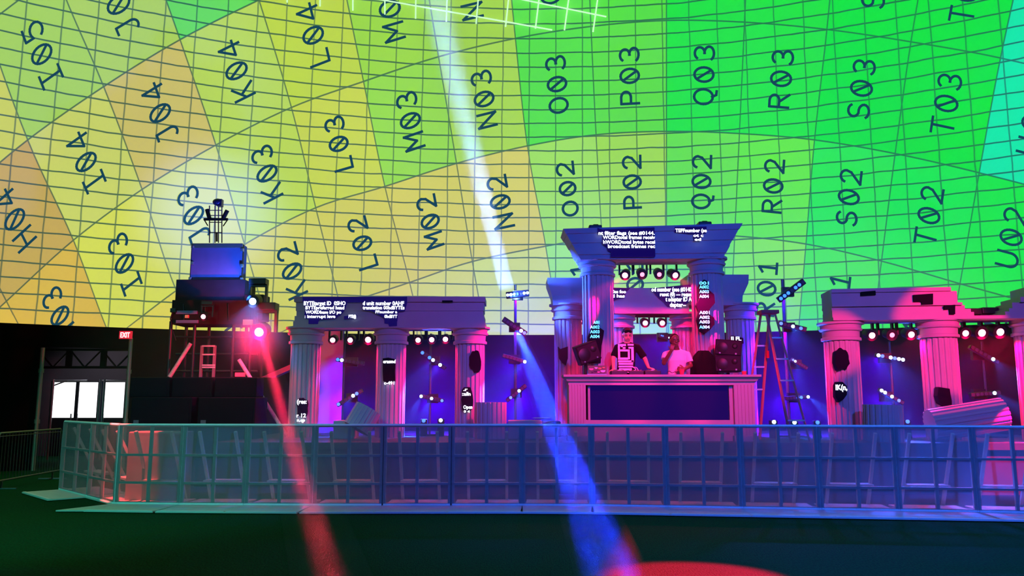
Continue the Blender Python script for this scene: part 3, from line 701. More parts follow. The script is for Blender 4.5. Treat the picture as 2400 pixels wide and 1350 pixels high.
# laptop with stickers, seen from behind its lid
LX = at(1399, 865, TY+.25); lt = empty('laptop', (LX.x, TY+.25, Zt), 'open laptop with a sticker covered lid at the left end of the table', 'laptop')
m = MB(); m.box((LX.x, TY+.37, Zt+.012), (.36, .22, .024)); m.build('keyboard_base', alu, lt)
zt_ = at(1399, 857, TY+.2).z
m = MB(); m.prism([(LX.x-.165, TY+.26, Zt+.02), (LX.x+.185, TY+.26, Zt+.02), (LX.x+.17, TY+.18, zt_), (LX.x-.18, TY+.18, zt_)], (0, .012, 0)); lid = m.build('lid', alu, lt)
rnd = random.Random(3); stick = [mat('sticker_pink', (235, 120, 170), .6), mat('sticker_dark', (50, 30, 60), .6), mat('sticker_orange', (240, 140, 90), .6), mat('sticker_pale', (240, 220, 230), .6)]
for k, (dx, fz, r_) in enumerate(((-.11, .62, .035), (-.03, .35, .03), (.05, .7, .028), (.11, .4, .04), (.03, .25, .022), (-.09, .2, .02), (.12, .78, .02), (-.02, .75, .025))):
    yy = TY+.26-.08*fz; zz = Zt+.02+(zt_-Zt-.02)*fz; m = MB()
    pts = [(LX.x+dx+r_*math.cos(t)*1.2, yy-.004, zz+r_*.8*math.sin(t)) for t in [2*math.pi*i/10 for i in range(10)]]
    m.prism(pts, (0, .004, 0)); m.build('sticker', stick[k % 4], lid)
# decks, mixer, cables, cups
def gear(px, w_, label, name='disc_player'):
    c = at(px, 872, TY+.33); g_ = empty(name, (c.x, TY+.33, Zt), label, 'audio player' if name == 'disc_player' else 'mixer', 'music gear on the table')
    m = MB(); m.box((c.x, TY+.33, Zt+.04), (w_, .3, .08)); m.build('housing', black, g_, bevel=.01)
    m = MB()
    if name == 'disc_player': m.tube((c.x, TY+.30, Zt+.08), (c.x, TY+.30, Zt+.1), .1, n=24); m.build('jog_wheel', alu, g_)
    else:
        for i in range(4):
            for j in range(3): m = MB(); m.tube((c.x-.1+i*.065, TY+.24+j*.07, Zt+.08), (c.x-.1+i*.065, TY+.24+j*.07, Zt+.1), .012, n=8); m.build('knob', alu, g_)
gear(1449, .30, 'black disc player beside the laptop on the table'); gear(1527, .30, 'black disc player under the performer’s right-side hand')
gear(1489, .28, 'black mixer with knobs in front of the black shirt performer', 'mixer')
def cable(pts, r, m_, label):
    n = []; P = [Vector(p) for p in pts]
    for i in range(len(P)-1):
        a, b_, c, d = P[max(0, i-1)], P[i], P[i+1], P[min(len(P)-1, i+2)]
        for t in range(6): n.append(Vector(cr4(a, b_, c, d, t/6)))
    n.append(P[-1]); tag(MB().path(n, r, 6).build('cable', m_), label, 'cable', 'loose cables on the table')
pinkc = mat('pale_cable', (215, 200, 210), .6)
def tq(px, py, dy=.2): return at(px, py, TY+dy)
cable([tq(1442, 874), tq(1455, 869), tq(1470, 872), tq(1480, 874), tq(1478, 868, .22), tq(1462, 868, .22)], .007, pinkc, 'pale cable looping left of the mixer on the table')
cable([tq(1480, 874), tq(1490, 866), tq(1484, 861), tq(1492, 862), tq(1497, 872), tq(1494, 876)], .007, pinkc, 'pale cable arching over the mixer on the table')
cable([tq(1500, 873), tq(1512, 869), tq(1530, 871), tq(1545, 874), tq(1552, 875)], .007, black, 'thin black cable running from the right disc player')
cable([tq(1560, 875), tq(1569, 870), tq(1575, 874), tq(1583, 871), tq(1584, 875)], .006, black, 'thin black cable curled before the white shirt performer')
for px, h, lb in ((1598, .10, 'small red plastic cup before the white shirt performer'), (1744, .07, 'small red tin at the right end of the table')):
    c = at(px, 872, TY+.15); m = MB().lathe([(.035, 0), (.048, h), (.042, h), (.03, .01)], (c.x, TY+.15, Zt), n=20); tag(m.build('cup', mat('cup_red', (220, 60, 80), .4), smooth=True), lb, 'cup')

# ------------------------------------------------------------------ loudspeakers beside the table
def speaker(px, py, Y, w_, h, d_, rz, roll, label, stand=None):
    c = at(px, py, Y); e_ = empty('monitor_speaker', (c.x, Y, c.z-h/2), label, 'loudspeaker', 'black loudspeakers beside the table')
    R = Euler((0, roll, rz)).to_matrix(); R = (Matrix.Rotation(rz, 3, 'Z') @ Matrix.Rotation(roll, 3, 'Y'))
    m = MB()
    pts = [(-w_/2, -d_/2), (w_/2, -d_/2), (w_/2*.72, d_/2), (-w_/2*.72, d_/2)]
    vs = [c+R @ Vector((x, y, s_*h/2)) for s_ in (-1, 1) for x, y in pts]
    m.add(vs, [(3, 2, 1, 0), (4, 5, 6, 7), (0, 1, 5, 4), (1, 2, 6, 5), (2, 3, 7, 6), (3, 0, 4, 7)]); m.build('cabinet', mat('speaker_black', (30, 26, 32), .7), e_, bevel=.012)
    m = MB(); q = c+R @ Vector((0, -d_/2-.012, 0)); m.box(q, (w_*.92, .02, h*.84), R); gr = m.build('grille', mat('speaker_grille', (44, 38, 46), .8), e_)
    for k, (ux, uz, rr) in enumerate(((-.22, -.02, h*.33), (.25, .12, h*.17))):
        q0 = c+R @ Vector((ux*w_, -d_/2-.03, uz*h)); q1 = q0+R @ Vector((0, -.02, 0)); m = MB().tube(q0, q1, rr, rr*.55, n=24); m.build('driver', black, gr, smooth=True)
    for ux in (-.3, .3):
        q0 = c+R @ Vector((ux*w_, -d_/2-.02, -h*.36)); MB().box(q0, (.03, .02, .03), R).build('latch', alu, e_)
    if stand:
        m = MB(); m.tube((c.x, Y, stand), (c.x, Y, c.z-h/2+.02), .03); m.box((c.x, Y, stand+.02), (.4, .4, .04)); m.build('stand', black, e_)
    return c
speaker(1372, 828, 15.66, .46, .38, .34, .28, -.34, 'black loudspeaker tilted on a stand left of the performers', SZ)
speaker(1706, 853, 15.66, .50, .33, .34, -.25, .0, 'lower black loudspeaker of the stacked pair behind the right end of the table', SZ)
speaker(1708, 816, 15.66, .50, .31, .34, -.32, .09, 'upper black loudspeaker of the stacked pair, tipped towards the table')
c = at(1650, 850, 15.68)
m = MB(); n = 26; prof = []
zb_, zt2 = SZ+.3, at(1650, 822, 15.68).z; H2 = zt2-zb_
for k in range(15):
    t = k/14; r_ = .29*(1-.12*t) if t < .72 else .29*.91*math.sqrt(max(0, 1-((t-.72)/.30)**2)); prof.append((max(.02, r_), t*H2))
m.lathe(prof, (c.x, 15.7, zb_), n=48); rnd = random.Random(9)
m.v = [(x+.015*math.sin(9*math.atan2(y-15.7, x-c.x)+z*3), y+.015*math.cos(7*math.atan2(y-15.7, x-c.x)), z) for x, y, z in m.v]
tag(m.build('covered_equipment', blackm, smooth=True), 'rounded heap of black cloth covered equipment right of the white shirt performer', 'covered equipment')

# ------------------------------------------------------------------ step ladder
ld = empty('step_ladder', (at(1840, 950, 14.9).x, 14.95, SZ), 'red topped A-frame step ladder standing right of the table', 'ladder')
LY = 14.85; LB = 15.75
ltop = at(1800, 732, 15.2).z
m = MB(); a, b_ = at(1779, 731, 15.2), at(1821, 733, 15.2); m.box(((a.x+b_.x)/2, 15.2, ltop), (b_.x-a.x, .28, .07)); m.build('top_cap', mat('ladder_red', (200, 40, 50), .5), ld, bevel=.01)
railm = mat('ladder_rail', (196, 110, 110), .45); stepm = mat('ladder_step', (190, 185, 190), .4, .6)
def rail(p, q, nm='rail', w_=.055): MB().bar(p, q, w_, .03).build(nm, railm, ld)
fl, fr = at(1853, 1020, LY), at(1897, 1020, LY); fl.z = fr.z = SZ
tl, trr = at(1797, 737, 15.12), at(1817, 737, 15.12)
rail(tl, fl); rail(trr, fr)
for f_ in (.19, .36, .53, .70, .965, .84):
    if f_ == .70: continue
    p, q = tl.lerp(fl, f_), trr.lerp(fr, f_); MB().box((p+q)/2, ((q-p).length, .09, .028)).build('step', stepm, ld)
bl, br = Vector((at(1737, 900, LB-.1).x, LB-.1, SZ)), Vector((at(1775, 900, LB-.1).x, LB-.1, SZ))
t2, t3 = at(1783, 737, 15.28), at(1803, 737, 15.28)
rail(t2, bl, 'rear_rail', .045); rail(t3, br, 'rear_rail', .045)
for f_ in (.25, .42, .6):
    p, q = t2.lerp(bl, f_), t3.lerp(br, f_); MB().bar(p, q, .03).build('brace', stepm, ld)
MB().box(t3.lerp(br, .30)+Vector((.0, -.06, -.05)), (.05, .05, .14)).build('spreader', mat('ladder_red', (0, 0, 0)), ld)

# ------------------------------------------------------------------ moving lights
HK = 3.6; BK = 24.0
def moving_head(px, py, Y, lab, s=1.0, dim=False, up=True, aim=(.0, -1, -.25), power=90, top=None, col=RED, deg=118, lens=None, grp='red moving lights hung under the porticos'):
    """lens centre seen at (px, py); hangs from a base above it"""
    c = at(px, py, Y); d = Vector(aim).normalized()
    e_ = empty('moving_head_light', (c.x, Y, c.z), lab, 'stage light', grp)
    q = c-d*.22*s
    MB().lathe([(.07*s, 0), (.085*s, .03*s), (.085*s, .14*s), (.098*s, .2*s), (.098*s, .235*s), (.082*s, .235*s)], q, d.to_track_quat('Z', 'Y').to_matrix(), n=24).build('head', black, e_, smooth=True)
    hd = e_.children[-1]
    fr_ = c+d*.018*s
    if lens is None: lens = lens_red_dim if dim else lens_red
    MB().tube(c+d*.0, fr_, (.045 if not dim else .036)*s*1.15, n=24).build('lens', lens, hd)
    m = MB(); a = q+Vector((0, .0, .0)); z_ = 1 if up else -1
    m.box(a+Vector((-.125*s, .02*s, .09*s*z_)), (.03*s, .07*s, .26*s)); m.box(a+Vector((.125*s, .02*s, .09*s*z_)), (.03*s, .07*s, .26*s)); m.box(a+Vector((0, .02*s, .215*s*z_)), (.28*s, .08*s, .035*s))
    m.build('yoke', black, e_)
    m = MB(); zt_ = a.z+.31*s*z_
    m.box(a+Vector((0, .02*s, .275*s*z_)), (.26*s, .18*s, .09*s))
    m.build('base', black, e_, bevel=.01)
    if top is not None:
        m = MB(); m.tube((a.x, a.y+.02, zt_-.01), (a.x, a.y+.02, top), .02); m.build('clamp', black, e_)
    l = spot('lamp', c+d*.05, c+d*.05+Vector((0, -.12, -1)), power*HK, col, deg, .5, .03, parent=e_)
    return e_
zpl = at(900, 768, PY).z; zac = at(1530, 604, AY).z; zrc = at(1530, 735, RY).z; zwr = ratw(2100, 754).z
names = [('under the left end of the left portico beam', 780, 797, PY+.1, False), ('second under the left portico beam, before the middle column', 821, 797, PY+.1, False), ('third and brightest under the left portico beam, touching its middle column', 863, 796, PY+.1, False),
         ('just right of the middle column of the left portico', 980, 797, PY+.1, False), ('smallest of the lit lamps between middle and outer left portico columns', 1012, 796, PY+.1, False), ('beside the outer column of the left portico', 1044, 795, PY+.1, False)]
for k, (lb, px, py, Y, dm) in enumerate(names): moving_head(px, py, Y, 'red moving light '+lb, 1.0 if k != 2 else 1.15, dm, power=(16, 22, 60, 30, 14, 34)[k], top=zpl)
for px, lb, dm, pw_ in ((1465, 'leftmost of four hung beneath the tall arch cornice', False, 70), (1505, 'second of four hung beneath the tall arch cornice', True, 12), (1545, 'third of four hung beneath the tall arch cornice', True, 12), (1582, 'rightmost of four hung beneath the tall arch cornice', False, 70)):
    moving_head(px, 645 if not dm else 643, AY+.1, 'red moving light '+lb, 1.12, dm, power=pw_, top=zac+.02, aim=(-.25 if px < 1500 else .25 if px > 1570 else 0, -1, -.4))
for px, sx in ((1458, -1), (1588, 1)): c = at(px, 648, AY-.8); spot('column_beam', c, c+Vector((sx, .42, -.8)), 2500 if sx < 0 else 1800, (1, .0, .16), 44, .6, .03)
for px, lb in ((1467, 'above the black shirt performer under the rear portico beam'), (1512, 'middle of three under the rear portico beam'), (1552, 'above the white shirt performer under the rear portico beam')):
    moving_head(px, 757, RY+.1, 'red moving light '+lb, 1.05, power=24, top=zrc)
moving_head(1360, 753, RY-.05, 'red moving light peeking out between the tall arch column and rear portico', .8, True, power=10, top=at(1360, 715, RY).z)
for px, py, lb, dm, pw_ in ((2043, 786, 'leftmost under the right portico beam', False, 24), (2090, 785, 'dimmer middle one of three under the right portico beam', True, 8), (2135, 784, 'beside the middle column of the right portico', False, 60), (2262, 781, 'first one right of the middle column under the broken beam', False, 60), (2300, 780, 'second under the broken right beam', False, 80), (2343, 778, 'largest glowing one under the broken right beam', False, 90)):
    w_ = ratw(px, py, 0); moving_head(px, py, w_.y, 'red moving light '+lb, 1.15 if px < 2300 else 1.35, dm, power=pw_, top=zwr)

def led_bar(p, q, Y, lit, lab, dim=(), pole=None, power=30, aim=(-.2, -1, -.6), nl=7, th=.085, grp='blue LED bars on the stage', deg=40, bay_fill=1.):
    a, b_ = at(p[0], p[1], Y), at(q[0], q[1], Y); d = (b_-a); L0 = d.length; d.normalize(); up_ = Vector((-d.z, 0, d.x))
    if up_.z < 0: up_ = -up_
    c = (a+b_)/2; e_ = empty('led_bar_light', (c.x, Y, c.z), lab, 'stage light', grp)
    R = Matrix((d, Vector((0, 1, 0)), up_)).transposed()
    MB().box(c+Vector((0, .05, 0)), (L0, .1, th), R).build('housing', black, e_, bevel=.012); hs = e_.children[-1]
    for k in range(nl):
        o = a+d*L0*(k+.5)/nl+Vector((0, -.008, 0)); r_ = min(.036, L0/nl*.42)
        l_ = lens_blue if k in lit else lens_blue_dim if k in dim else lens_off
        MB().tube(o, o+Vector((0, .012, 0)), r_, n=16).build('lens', l_, hs)
    m = MB()
    for t in (-.42, .42): m.bar(c+d*L0*t*.5+Vector((0, .05, 0)), c+d*L0*t*.5+Vector((0, .24, 0)), .025)
    m.box(c+Vector((0, .26, 0)), (.24, .1, .2), None); m.build('yoke', black, e_)
    for k in list(lit)[:2]:
        o = a+d*L0*(k+.5)/nl; spot('lamp', o+Vector((0, -.03, 0)), o+Vector(aim), power*BK, BLUE, deg, .7, .02, parent=e_)
    o = a+d*L0*.5+Vector((0, .48, 0)); spot('added_bay_fill', o, o+Vector((0, .75, -.8)), power*22*bay_fill, (.06, .0, 1), 130, .4, .05, parent=e_)  # added wide lamp behind the housing, fills the bays with blue
    return e_
def pole(px, Y, pyt, lab, r_=.024, base=SZ):
    c = at(px, 930, Y); zt_ = at(px, pyt, Y).z; e_ = empty('light_stand', (c.x, Y, base), lab, 'stand')
    MB().tube((c.x, Y, base+.02), (c.x, Y, zt_), r_).build('pole', mat('stand_grey', (80, 80, 92), .4, .5), e_)
    MB().box((c.x, Y, base+.015), (.45, .45, .03)).build('base_plate', black, e_)
BYY = 17.15
pole(804, BYY+.27, 782, 'thin light stand between the left portico columns'); pole(1008, BYY+.27, 782, 'thin light stand between the middle and outer left portico columns')
pole(1208, BYY+.27, 668, 'tall light stand in the gap between the left and centre porticos', .03); pole(1847, BYY-.33, 655, 'tall light stand behind the ladder', .035)
pole(2093, BYY-.73, 800, 'light stand behind the upright red lit stump'); pole(2312, BYY-.73, 800, 'light stand behind the long lying column')
led_bar((787, 842), (853, 852), BYY, (1,), 'blue LED bar high between the two left portico columns', (0,), power=30, bay_fill=.3)
led_bar((789, 950), (849, 915), BYY, (4,), 'blue LED bar tilted upward between the two left portico columns', (0, 5), power=70, aim=(-.5, -.6, -1), bay_fill=.6)
led_bar((986, 824), (1044, 864), BYY, (3, 5), 'blue LED bar sloping down high in the second bay of the left portico', (0, 2), power=60, aim=(-.8, -.5, -.9))
led_bar((983, 928), (1040, 940), BYY, (0, 3), 'blue LED bar low in the second bay of the left portico', (6,), power=110, aim=(-.45, -.4, -1))
led_bar((1178, 833), (1234, 849), BYY, (6,), 'blue LED bar high in the gap left of the table', (), power=110, aim=(-.9, -.5, -.9))
led_bar((1187, 940), (1233, 903), BYY, (4,), 'blue LED bar low in the gap left of the table', (1,), power=160, aim=(-.1, -.4, -1))
led_bar((1179, 747), (1233, 783), BYY-.3, (5,), 'blue LED bar sloping down midway up the tall stand left of the arch', (6,), power=20, th=.12)
led_bar((1186, 692), (1240, 686), BYY-.3, (0, 1, 5, 6), 'blazing blue LED bar at the top of the tall stand left of the arch', (2,), power=30, th=.14, aim=(1, -.1, -.05), deg=80)
led_bar((1826, 703), (1886, 658), BYY-.9, (), 'blue LED bar tilted upward at the top of the stand behind the ladder', (0, 1, 2, 4, 5), power=20, th=.13)
led_bar((1826, 757), (1891, 773), BYY-.9, (3,), 'blue LED bar below it on the stand behind the ladder', (0, 5), power=60, th=.11)
led_bar((1856, 842), (1893, 864), BYY-.7, (1,), 'short blue LED bar beside the right rail of the ladder', (0,), power=60, aim=(.1, -.3, -1))
led_bar((1842, 934), (1898, 930), BYY-.7, (6,), 'blue LED bar seen through the ladder steps', (3, 4), power=130, aim=(.8, -.4, -.8))
led_bar((2054, 832), (2121, 844), BYY-1, (0, 3, 5, 6), 'blue LED bar high in the first bay of the right portico', (1, 4), power=60)
led_bar((2062, 913), (2119, 946), BYY-1, (0, 1, 3), 'blue LED bar sloping down above the upright red lit stump', (5,), power=60)
led_bar((2275, 812), (2342, 850), BYY-1, (5,), 'mostly dark LED bar sloping down in the last bay of the right portico', (), power=40, bay_fill=.15)
led_bar((2276, 926), (2346, 920), BYY-1, (5,), 'mostly dark LED bar just above the long lying column', (), power=80, aim=(.8, -.3, -.7), bay_fill=.15)
led_bar((1436, 802), (1466, 786), RY+.45, (4, 5), 'blue LED bar shining beside the black shirt performer’s head', (), power=50)
led_bar((1545, 785), (1570, 792), RY+.45, (6,), 'blue LED bar glimpsed beside the white shirt performer’s head', (1, 2), power=60, aim=(-.3, -.4, -1))
for px, py, Y, lb in ((993, 986, 16.9, 'small blue floor lamp left of the pair in the second bay'), (1033, 985, 16.9, 'small blue floor lamp right of the pair in the second bay'), (1814, 989, 16.0, 'small blue floor lamp beside the table end'),
                      (1862, 990, 16.0, 'small blue floor lamp behind the ladder feet'), (1916, 990, 16.0, 'small blue floor lamp before the first right portico column'), (2127, 988, 16.0, 'small blue floor lamp right of the upright red lit stump')):
    c = at(px, py, Y); e_ = empty('floor_lamp', (c.x, Y, SZ), lb, 'floor light', 'small blue floor lamps')
    m = MB(); m.box((c.x, Y+.06, (SZ+c.z)/2), (.14, .12, c.z-SZ+.06)); m.build('housing', black, e_, bevel=.01)
    MB().tube((c.x, Y-.012, c.z), (c.x, Y, c.z), .038, n=16).build('lens', lens_blue_dim if px in (993, 1916, 2127) else lens_blue, e_)
    spot('lamp', (c.x, Y-.03, c.z), (c.x+(.4 if px == 1033 else .15), Y+.4*0-.1, c.z+1), 30, BLUE, 24, .7, .02, parent=e_).data.energy *= 20

# ------------------------------------------------------------------ lighting and projector tower, subwoofers
TWY = 17.0
tw = empty('equipment_tower', (at(515, 900, TWY).x, TWY, 0), 'tall dark scaffold tower stacked with covered projectors behind the subwoofers', 'tower')
def bxp(px0, py0, px1, py1, Y0, Y1, name, m_, par, bv=.01, sk=0):
    a, b_ = at(px0, py1, Y0), at(px1, py0, Y0); return MB().box2((a.x, Y0, a.z), (b_.x, Y1, b_.z)).build(name, m_, par, bevel=bv)
dkb = mat('tower_casing', (34, 27, 26), .7, var=.3); blu = mat('flight_case_panel', (30, 32, 60), .5)
bxp(410, 655, 575, 705, TWY-.4, TWY+.3, 'upper_casing', dkb, tw); bxp(400, 703, 600, 760, TWY-.5, TWY+.25, 'lower_casing', dkb, tw)
bxp(570, 690, 618, 750, TWY-.45, TWY, 'side_casing', dkb, tw); bxp(398, 722, 412, 732, TWY-.6, TWY-.4, 'bracket', black, tw)
bxp(412, 728, 462, 736, TWY-.54, TWY-.49, 'ledge', mat('pale_violet', (110, 104, 150), .5), tw, 0); bxp(412, 750, 464, 757, TWY-.54, TWY-.49, 'ledge', mat('pale_violet', (0, 0, 0)), tw, 0)
bxp(433, 738, 441, 745, TWY-.56, TWY-.5, 'tape_patch', mat('tape_yellow', (220, 215, 140), .6), tw, 0); bxp(569, 749, 591, 761, TWY-.56, TWY-.5, 'paper_tag', mat('tape_yellow', (0, 0, 0)), tw, 0)
zt_ = at(500, 757, TWY).z
for px in (415, 470, 560, 600):
    x = at(px, 800, TWY).x
    for dy in (-.35, .45): MB().tube((x, TWY+dy, 0), (x, TWY+dy, zt_), .035).build('scaffold_upright', black, tw)
for py in (790, 830, 870):
    a, b_ = at(412, py, TWY-.35), at(603, py, TWY-.35); MB().tube((a.x, TWY-.35, a.z), (b_.x, TWY-.35, a.z), .022).build('scaffold_rail', black, tw)
for dx in (430, 480, 535, 585):
    a = at(dx, 712, TWY-.52); MB().tube(a, (a.x+.03, a.y, a.z-.35), .012).build('hanging_cable', black, tw)
a = at(405, 730, TWY-.55); MB().path([a, a+Vector((-.04, 0, -.15)), a+Vector((.0, 0, -.35)), a+Vector((.1, 0, -.6))], .012, 6).build('hanging_cable', black, tw)
wht = mat('worn_white_tube', (180, 172, 172), .6, var=.5, scale=14)
for p, q, lb in ((at(447, 805, 16.6), at(397, 884, 16.4), None), (at(560, 843, 16.6), Vector((at(672, 1022, 16.6).x, 16.6, at(672, 1022, 16.6).z)), None)): MB().tube(p, q, .04).build('outrigger', wht, tw)
# ladder frame on the tower
for px in (474, 504): a = at(px, 810, TWY-.45); MB().bar((a.x, a.y, a.z), (a.x, a.y, at(px, 884, TWY-.45).z), .05).build('ladder_rail', mat('ladder_dull', (120, 90, 100), .6), tw)
for py in (811, 831, 856, 861): a, b_ = at(474, py, TWY-.47), at(504, py, TWY-.47); MB().bar(a, b_, .03).build('ladder_rung', wht, tw)
# big case on top
tc_ = empty('flight_case', (at(510, 650, TWY).x, TWY, at(510, 655, TWY).z), 'large metal edged case washed in blue light on top of the tower', 'flight case')
bxp(446, 573, 569, 656, TWY-.3, TWY-.02, 'case_body', mat('case_cloth', (96, 96, 120), .8), tc_, 0)
bxp(448, 570, 569, 581, TWY-.36, TWY-.28, 'top_edge', alu, tc_); bxp(444, 570, 449, 656, TWY-.34, TWY-.28, 'side_edge', black, tc_); bxp(566, 573, 571, 656, TWY-.34, TWY-.28, 'side_edge', black, tc_)
for px, py in ((451, 578), (567, 585), (450, 616), (566, 622), (445, 653), (566, 654)): bxp(px-4, py-4, px+3, py+4, TWY-.38, TWY-.3, 'corner_plate', alu, tc_)
# rigging on the case
zc_ = at(510, 571, TWY).z
rg = empty('lamp_rig', (at(510, 571, TWY).x, TWY, zc_), 'spindly caged lamp rig standing on top of the case', 'lamp rig')
thin = mat('rig_metal', (70, 64, 110), .4, .5)
for px in (491, 504, 512, 520): MB().tube(at(px, 569, TWY), at(px, 482 if px not in (512,) else 478, TWY), .012).build('upright', thin, rg)
for py in (493, 505, 521, 545): MB().tube(at(491, py, TWY), at(520, py, TWY), .010).build('cross_rod', thin, rg)
MB().tube(at(478, 514, TWY), at(534, 514, TWY), .03).build('cross_arm', black, rg)
for a, b_ in (((491, 512), (485, 491)), ((523, 512), (533, 493))): MB().tube(at(*a, TWY), at(*b_, TWY), .045).build('lamp_barrel', black, rg)
m = MB(); c = at(510, 474, TWY); m.ball(c, .09, 8, (1.2, 1, .9)); m.box(c+Vector((.06, 0, -.02)), (.1, .12, .16)); m.build('top_lamp', thin, rg)
MB().tube(at(508, 545, TWY), at(508, 566, TWY), .02).build('hook', black, rg)
MB().tube(at(534, 514, TWY), at(523, 530, TWY), .012).build('stay', black, rg); MB().tube(at(478, 514, TWY), at(487, 529, TWY), .012).build('stay', black, rg)
for px, py, s_, lb, pw_, cl, ln in ((608, 778, 1.7, 'big blazing red moving light on the right side of the tower', 40, RED, None), (593, 706, 1.35, 'bright blue-white moving light on the tower shoulder', 30, (.1, .25, 1), lens_blue), (477, 742, .9, 'small red lamp in the middle of the tower', 8, RED, None)):
    moving_head(px, py, TWY-.95, lb, s_, False, power=pw_, col=cl, lens=ln, deg=110, grp='lamps on the equipment tower')
c = at(593, 706, TWY-.95); spot('case_beam', c+Vector((-.05, -.15, .03)), at(500, 610, TWY-.25), 520, (.02, .12, 1), 70, .5, .05)
c = at(563, 878, 16.5); m = MB(); m.box((c.x, 16.5, c.z), (.18, .1, .08)); tag(m.build('red_lamp_box', mat('red_led', (255, 60, 80), emit=(1, .03, .08), es=1.3)), 'little red glowing lamp box resting on the subwoofers', 'lamp')
bxp_ = []
subm = mat('subwoofer_black', (20, 14, 20), .7)
def sub(px0, px1, py0, py1, Y, lab):
    e_ = empty('subwoofer', (at((px0+px1)/2, py1, Y).x, Y, max(0, at(px0, py1, Y).z)), lab, 'subwoofer', 'black subwoofers beside the stage')
    a, b_ = at(px0, py1, Y), at(px1, py0, Y)
    MB().box2((a.x+.01, Y, max(0, a.z)), (b_.x-.01, Y+.8, b_.z)).build('cabinet', subm, e_, bevel=.02)
    MB().box2((a.x+.05, Y-.015, max(0, a.z)+.05), (b_.x-.05, Y+.01, b_.z-.05)).build('grille', mat('sub_grille', (26, 18, 26), .85), e_)
    if py1 > 1000: MB().box2((a.x+.09, Y-.025, at(px0, 992, Y).z-.02), (a.x+.19, Y-.014, at(px0, 987, Y).z+.02)).build('badge', mat('badge_grey', (110, 90, 110), .5), e_)
SY = 15.7
gy = 938+1.65*F/SY*cp
lows = ((293, 452, 'first black subwoofer of the bottom row, beside the bright doors'), (452, 600, 'second black subwoofer of the bottom row, beside the stage'))
for px0, px1, lb in lows: sub(px0, px1, 931, gy+10, SY, lb)
ztop = at(400, 931, SY).z
for px0, px1, lb in ((302, 400, 'first black subwoofer of the top row, beside the doors'), (400, 500, 'middle black subwoofer of the top row'), (500, 603, 'last black subwoofer of the top row, beside the stage')):
    Y = SY+.25; a, b_ = at(px0, 931, Y), at(px1, 884, Y); e_ = empty('subwoofer', (a.x, Y, ztop), lb, 'subwoofer', 'black subwoofers beside the stage')
    MB().box2((a.x+.01, Y, ztop), (b_.x-.01, Y+.5, b_.z)).build('cabinet', subm, e_, bevel=.02); MB().box2((a.x+.05, Y-.015, ztop+.04), (b_.x-.05, Y+.01, b_.z-.04)).build('grille', mat('sub_grille', (0, 0, 0)), e_)
# black masking behind the left portico
m = MB(); a, b_ = at(752, 775, 18.6), at(789, 1000, 18.6); m.box2((a.x-.05, 18.6, SZ), (b_.x+.1, 18.7, a.z)); tag(m.build('scenery_flat', foam), 'narrow pale scenery flat behind the first left portico column', 'scenery')
a, b_ = at(1560, 1000, 0.1+19.6), at(1100, 700, 19.6)
c = at(635, 872, 17.2); m = MB(); m.prism([at(612, 884, 17.2), at(640, 884, 17.2), at(690, 862, 17.2), at(690, 850, 17.2)], (0, .3, 0)); tag(m.build('drum_cover', mat('cover_mauve', (120, 90, 110), .8)), 'dull mauve sloping cover between the tower and the left portico', 'cover')
# dim desk and cymbal-like gear behind the gap
e_ = empty('equipment_desk', (at(1275, 990, 16.9).x, 16.9, SZ), 'dim low equipment desk left of the table foot', 'desk')
m = MB(); c = at(1278, 985, 16.9); m.box((c.x, 16.9, SZ+.16), (.62, .4, .32)); m.build('case', black, e_, bevel=.02)
m = MB(); m.lathe([(.02, 0), (.17, .03), (.2, .02), (.17, .01)], (c.x-.08, 16.85, SZ+.36), n=24); m.build('dish', mat('desk_grey', (90, 90, 120), .4, .5), e_, smooth=True)
# ------------------------------------------------------------------ crowd barrier with grey mesh
scrim = bpy.data.materials.new('mesh_screen'); scrim.use_nodes = True
nt = scrim.node_tree; N = nt.nodes; L = nt.links; N.remove(N['Principled BSDF'])
t_ = N.new('ShaderNodeBsdfTransparent'); d_ = N.new('ShaderNodeBsdfDiffuse'); tl_ = N.new('ShaderNodeBsdfTranslucent'); d_.inputs[0].default_value = (.30, .30, .32, 1); tl_.inputs[0].default_value = (.22, .22, .24, 1)
tc = N.new('ShaderNodeTexCoord'); nz = N.new('ShaderNodeTexNoise'); nz.inputs['Scale'].default_value = 3; L.new(tc.outputs['Object'], nz.inputs['Vector'])
mr = N.new('ShaderNodeMapRange'); mr.inputs[3].default_value = .42; mr.inputs[4].default_value = .54; L.new(nz.outputs[0], mr.inputs[0])
m1 = N.new('ShaderNodeMixShader'); m1.inputs[0].default_value = .35; L.new(d_.outputs[0], m1.inputs[1]); L.new(tl_.outputs[0], m1.inputs[2])
m2_ = N.new('ShaderNodeMixShader'); L.new(mr.outputs[0], m2_.inputs[0]); L.new(t_.outputs[0], m2_.inputs[1]); L.new(m1.outputs[0], m2_.inputs[2]); L.new(m2_.outputs[0], N['Material Output'].inputs[0])
BH = 1.255
barm = mat('barrier_aluminium', (236, 238, 240), .6, .0, scale=10)
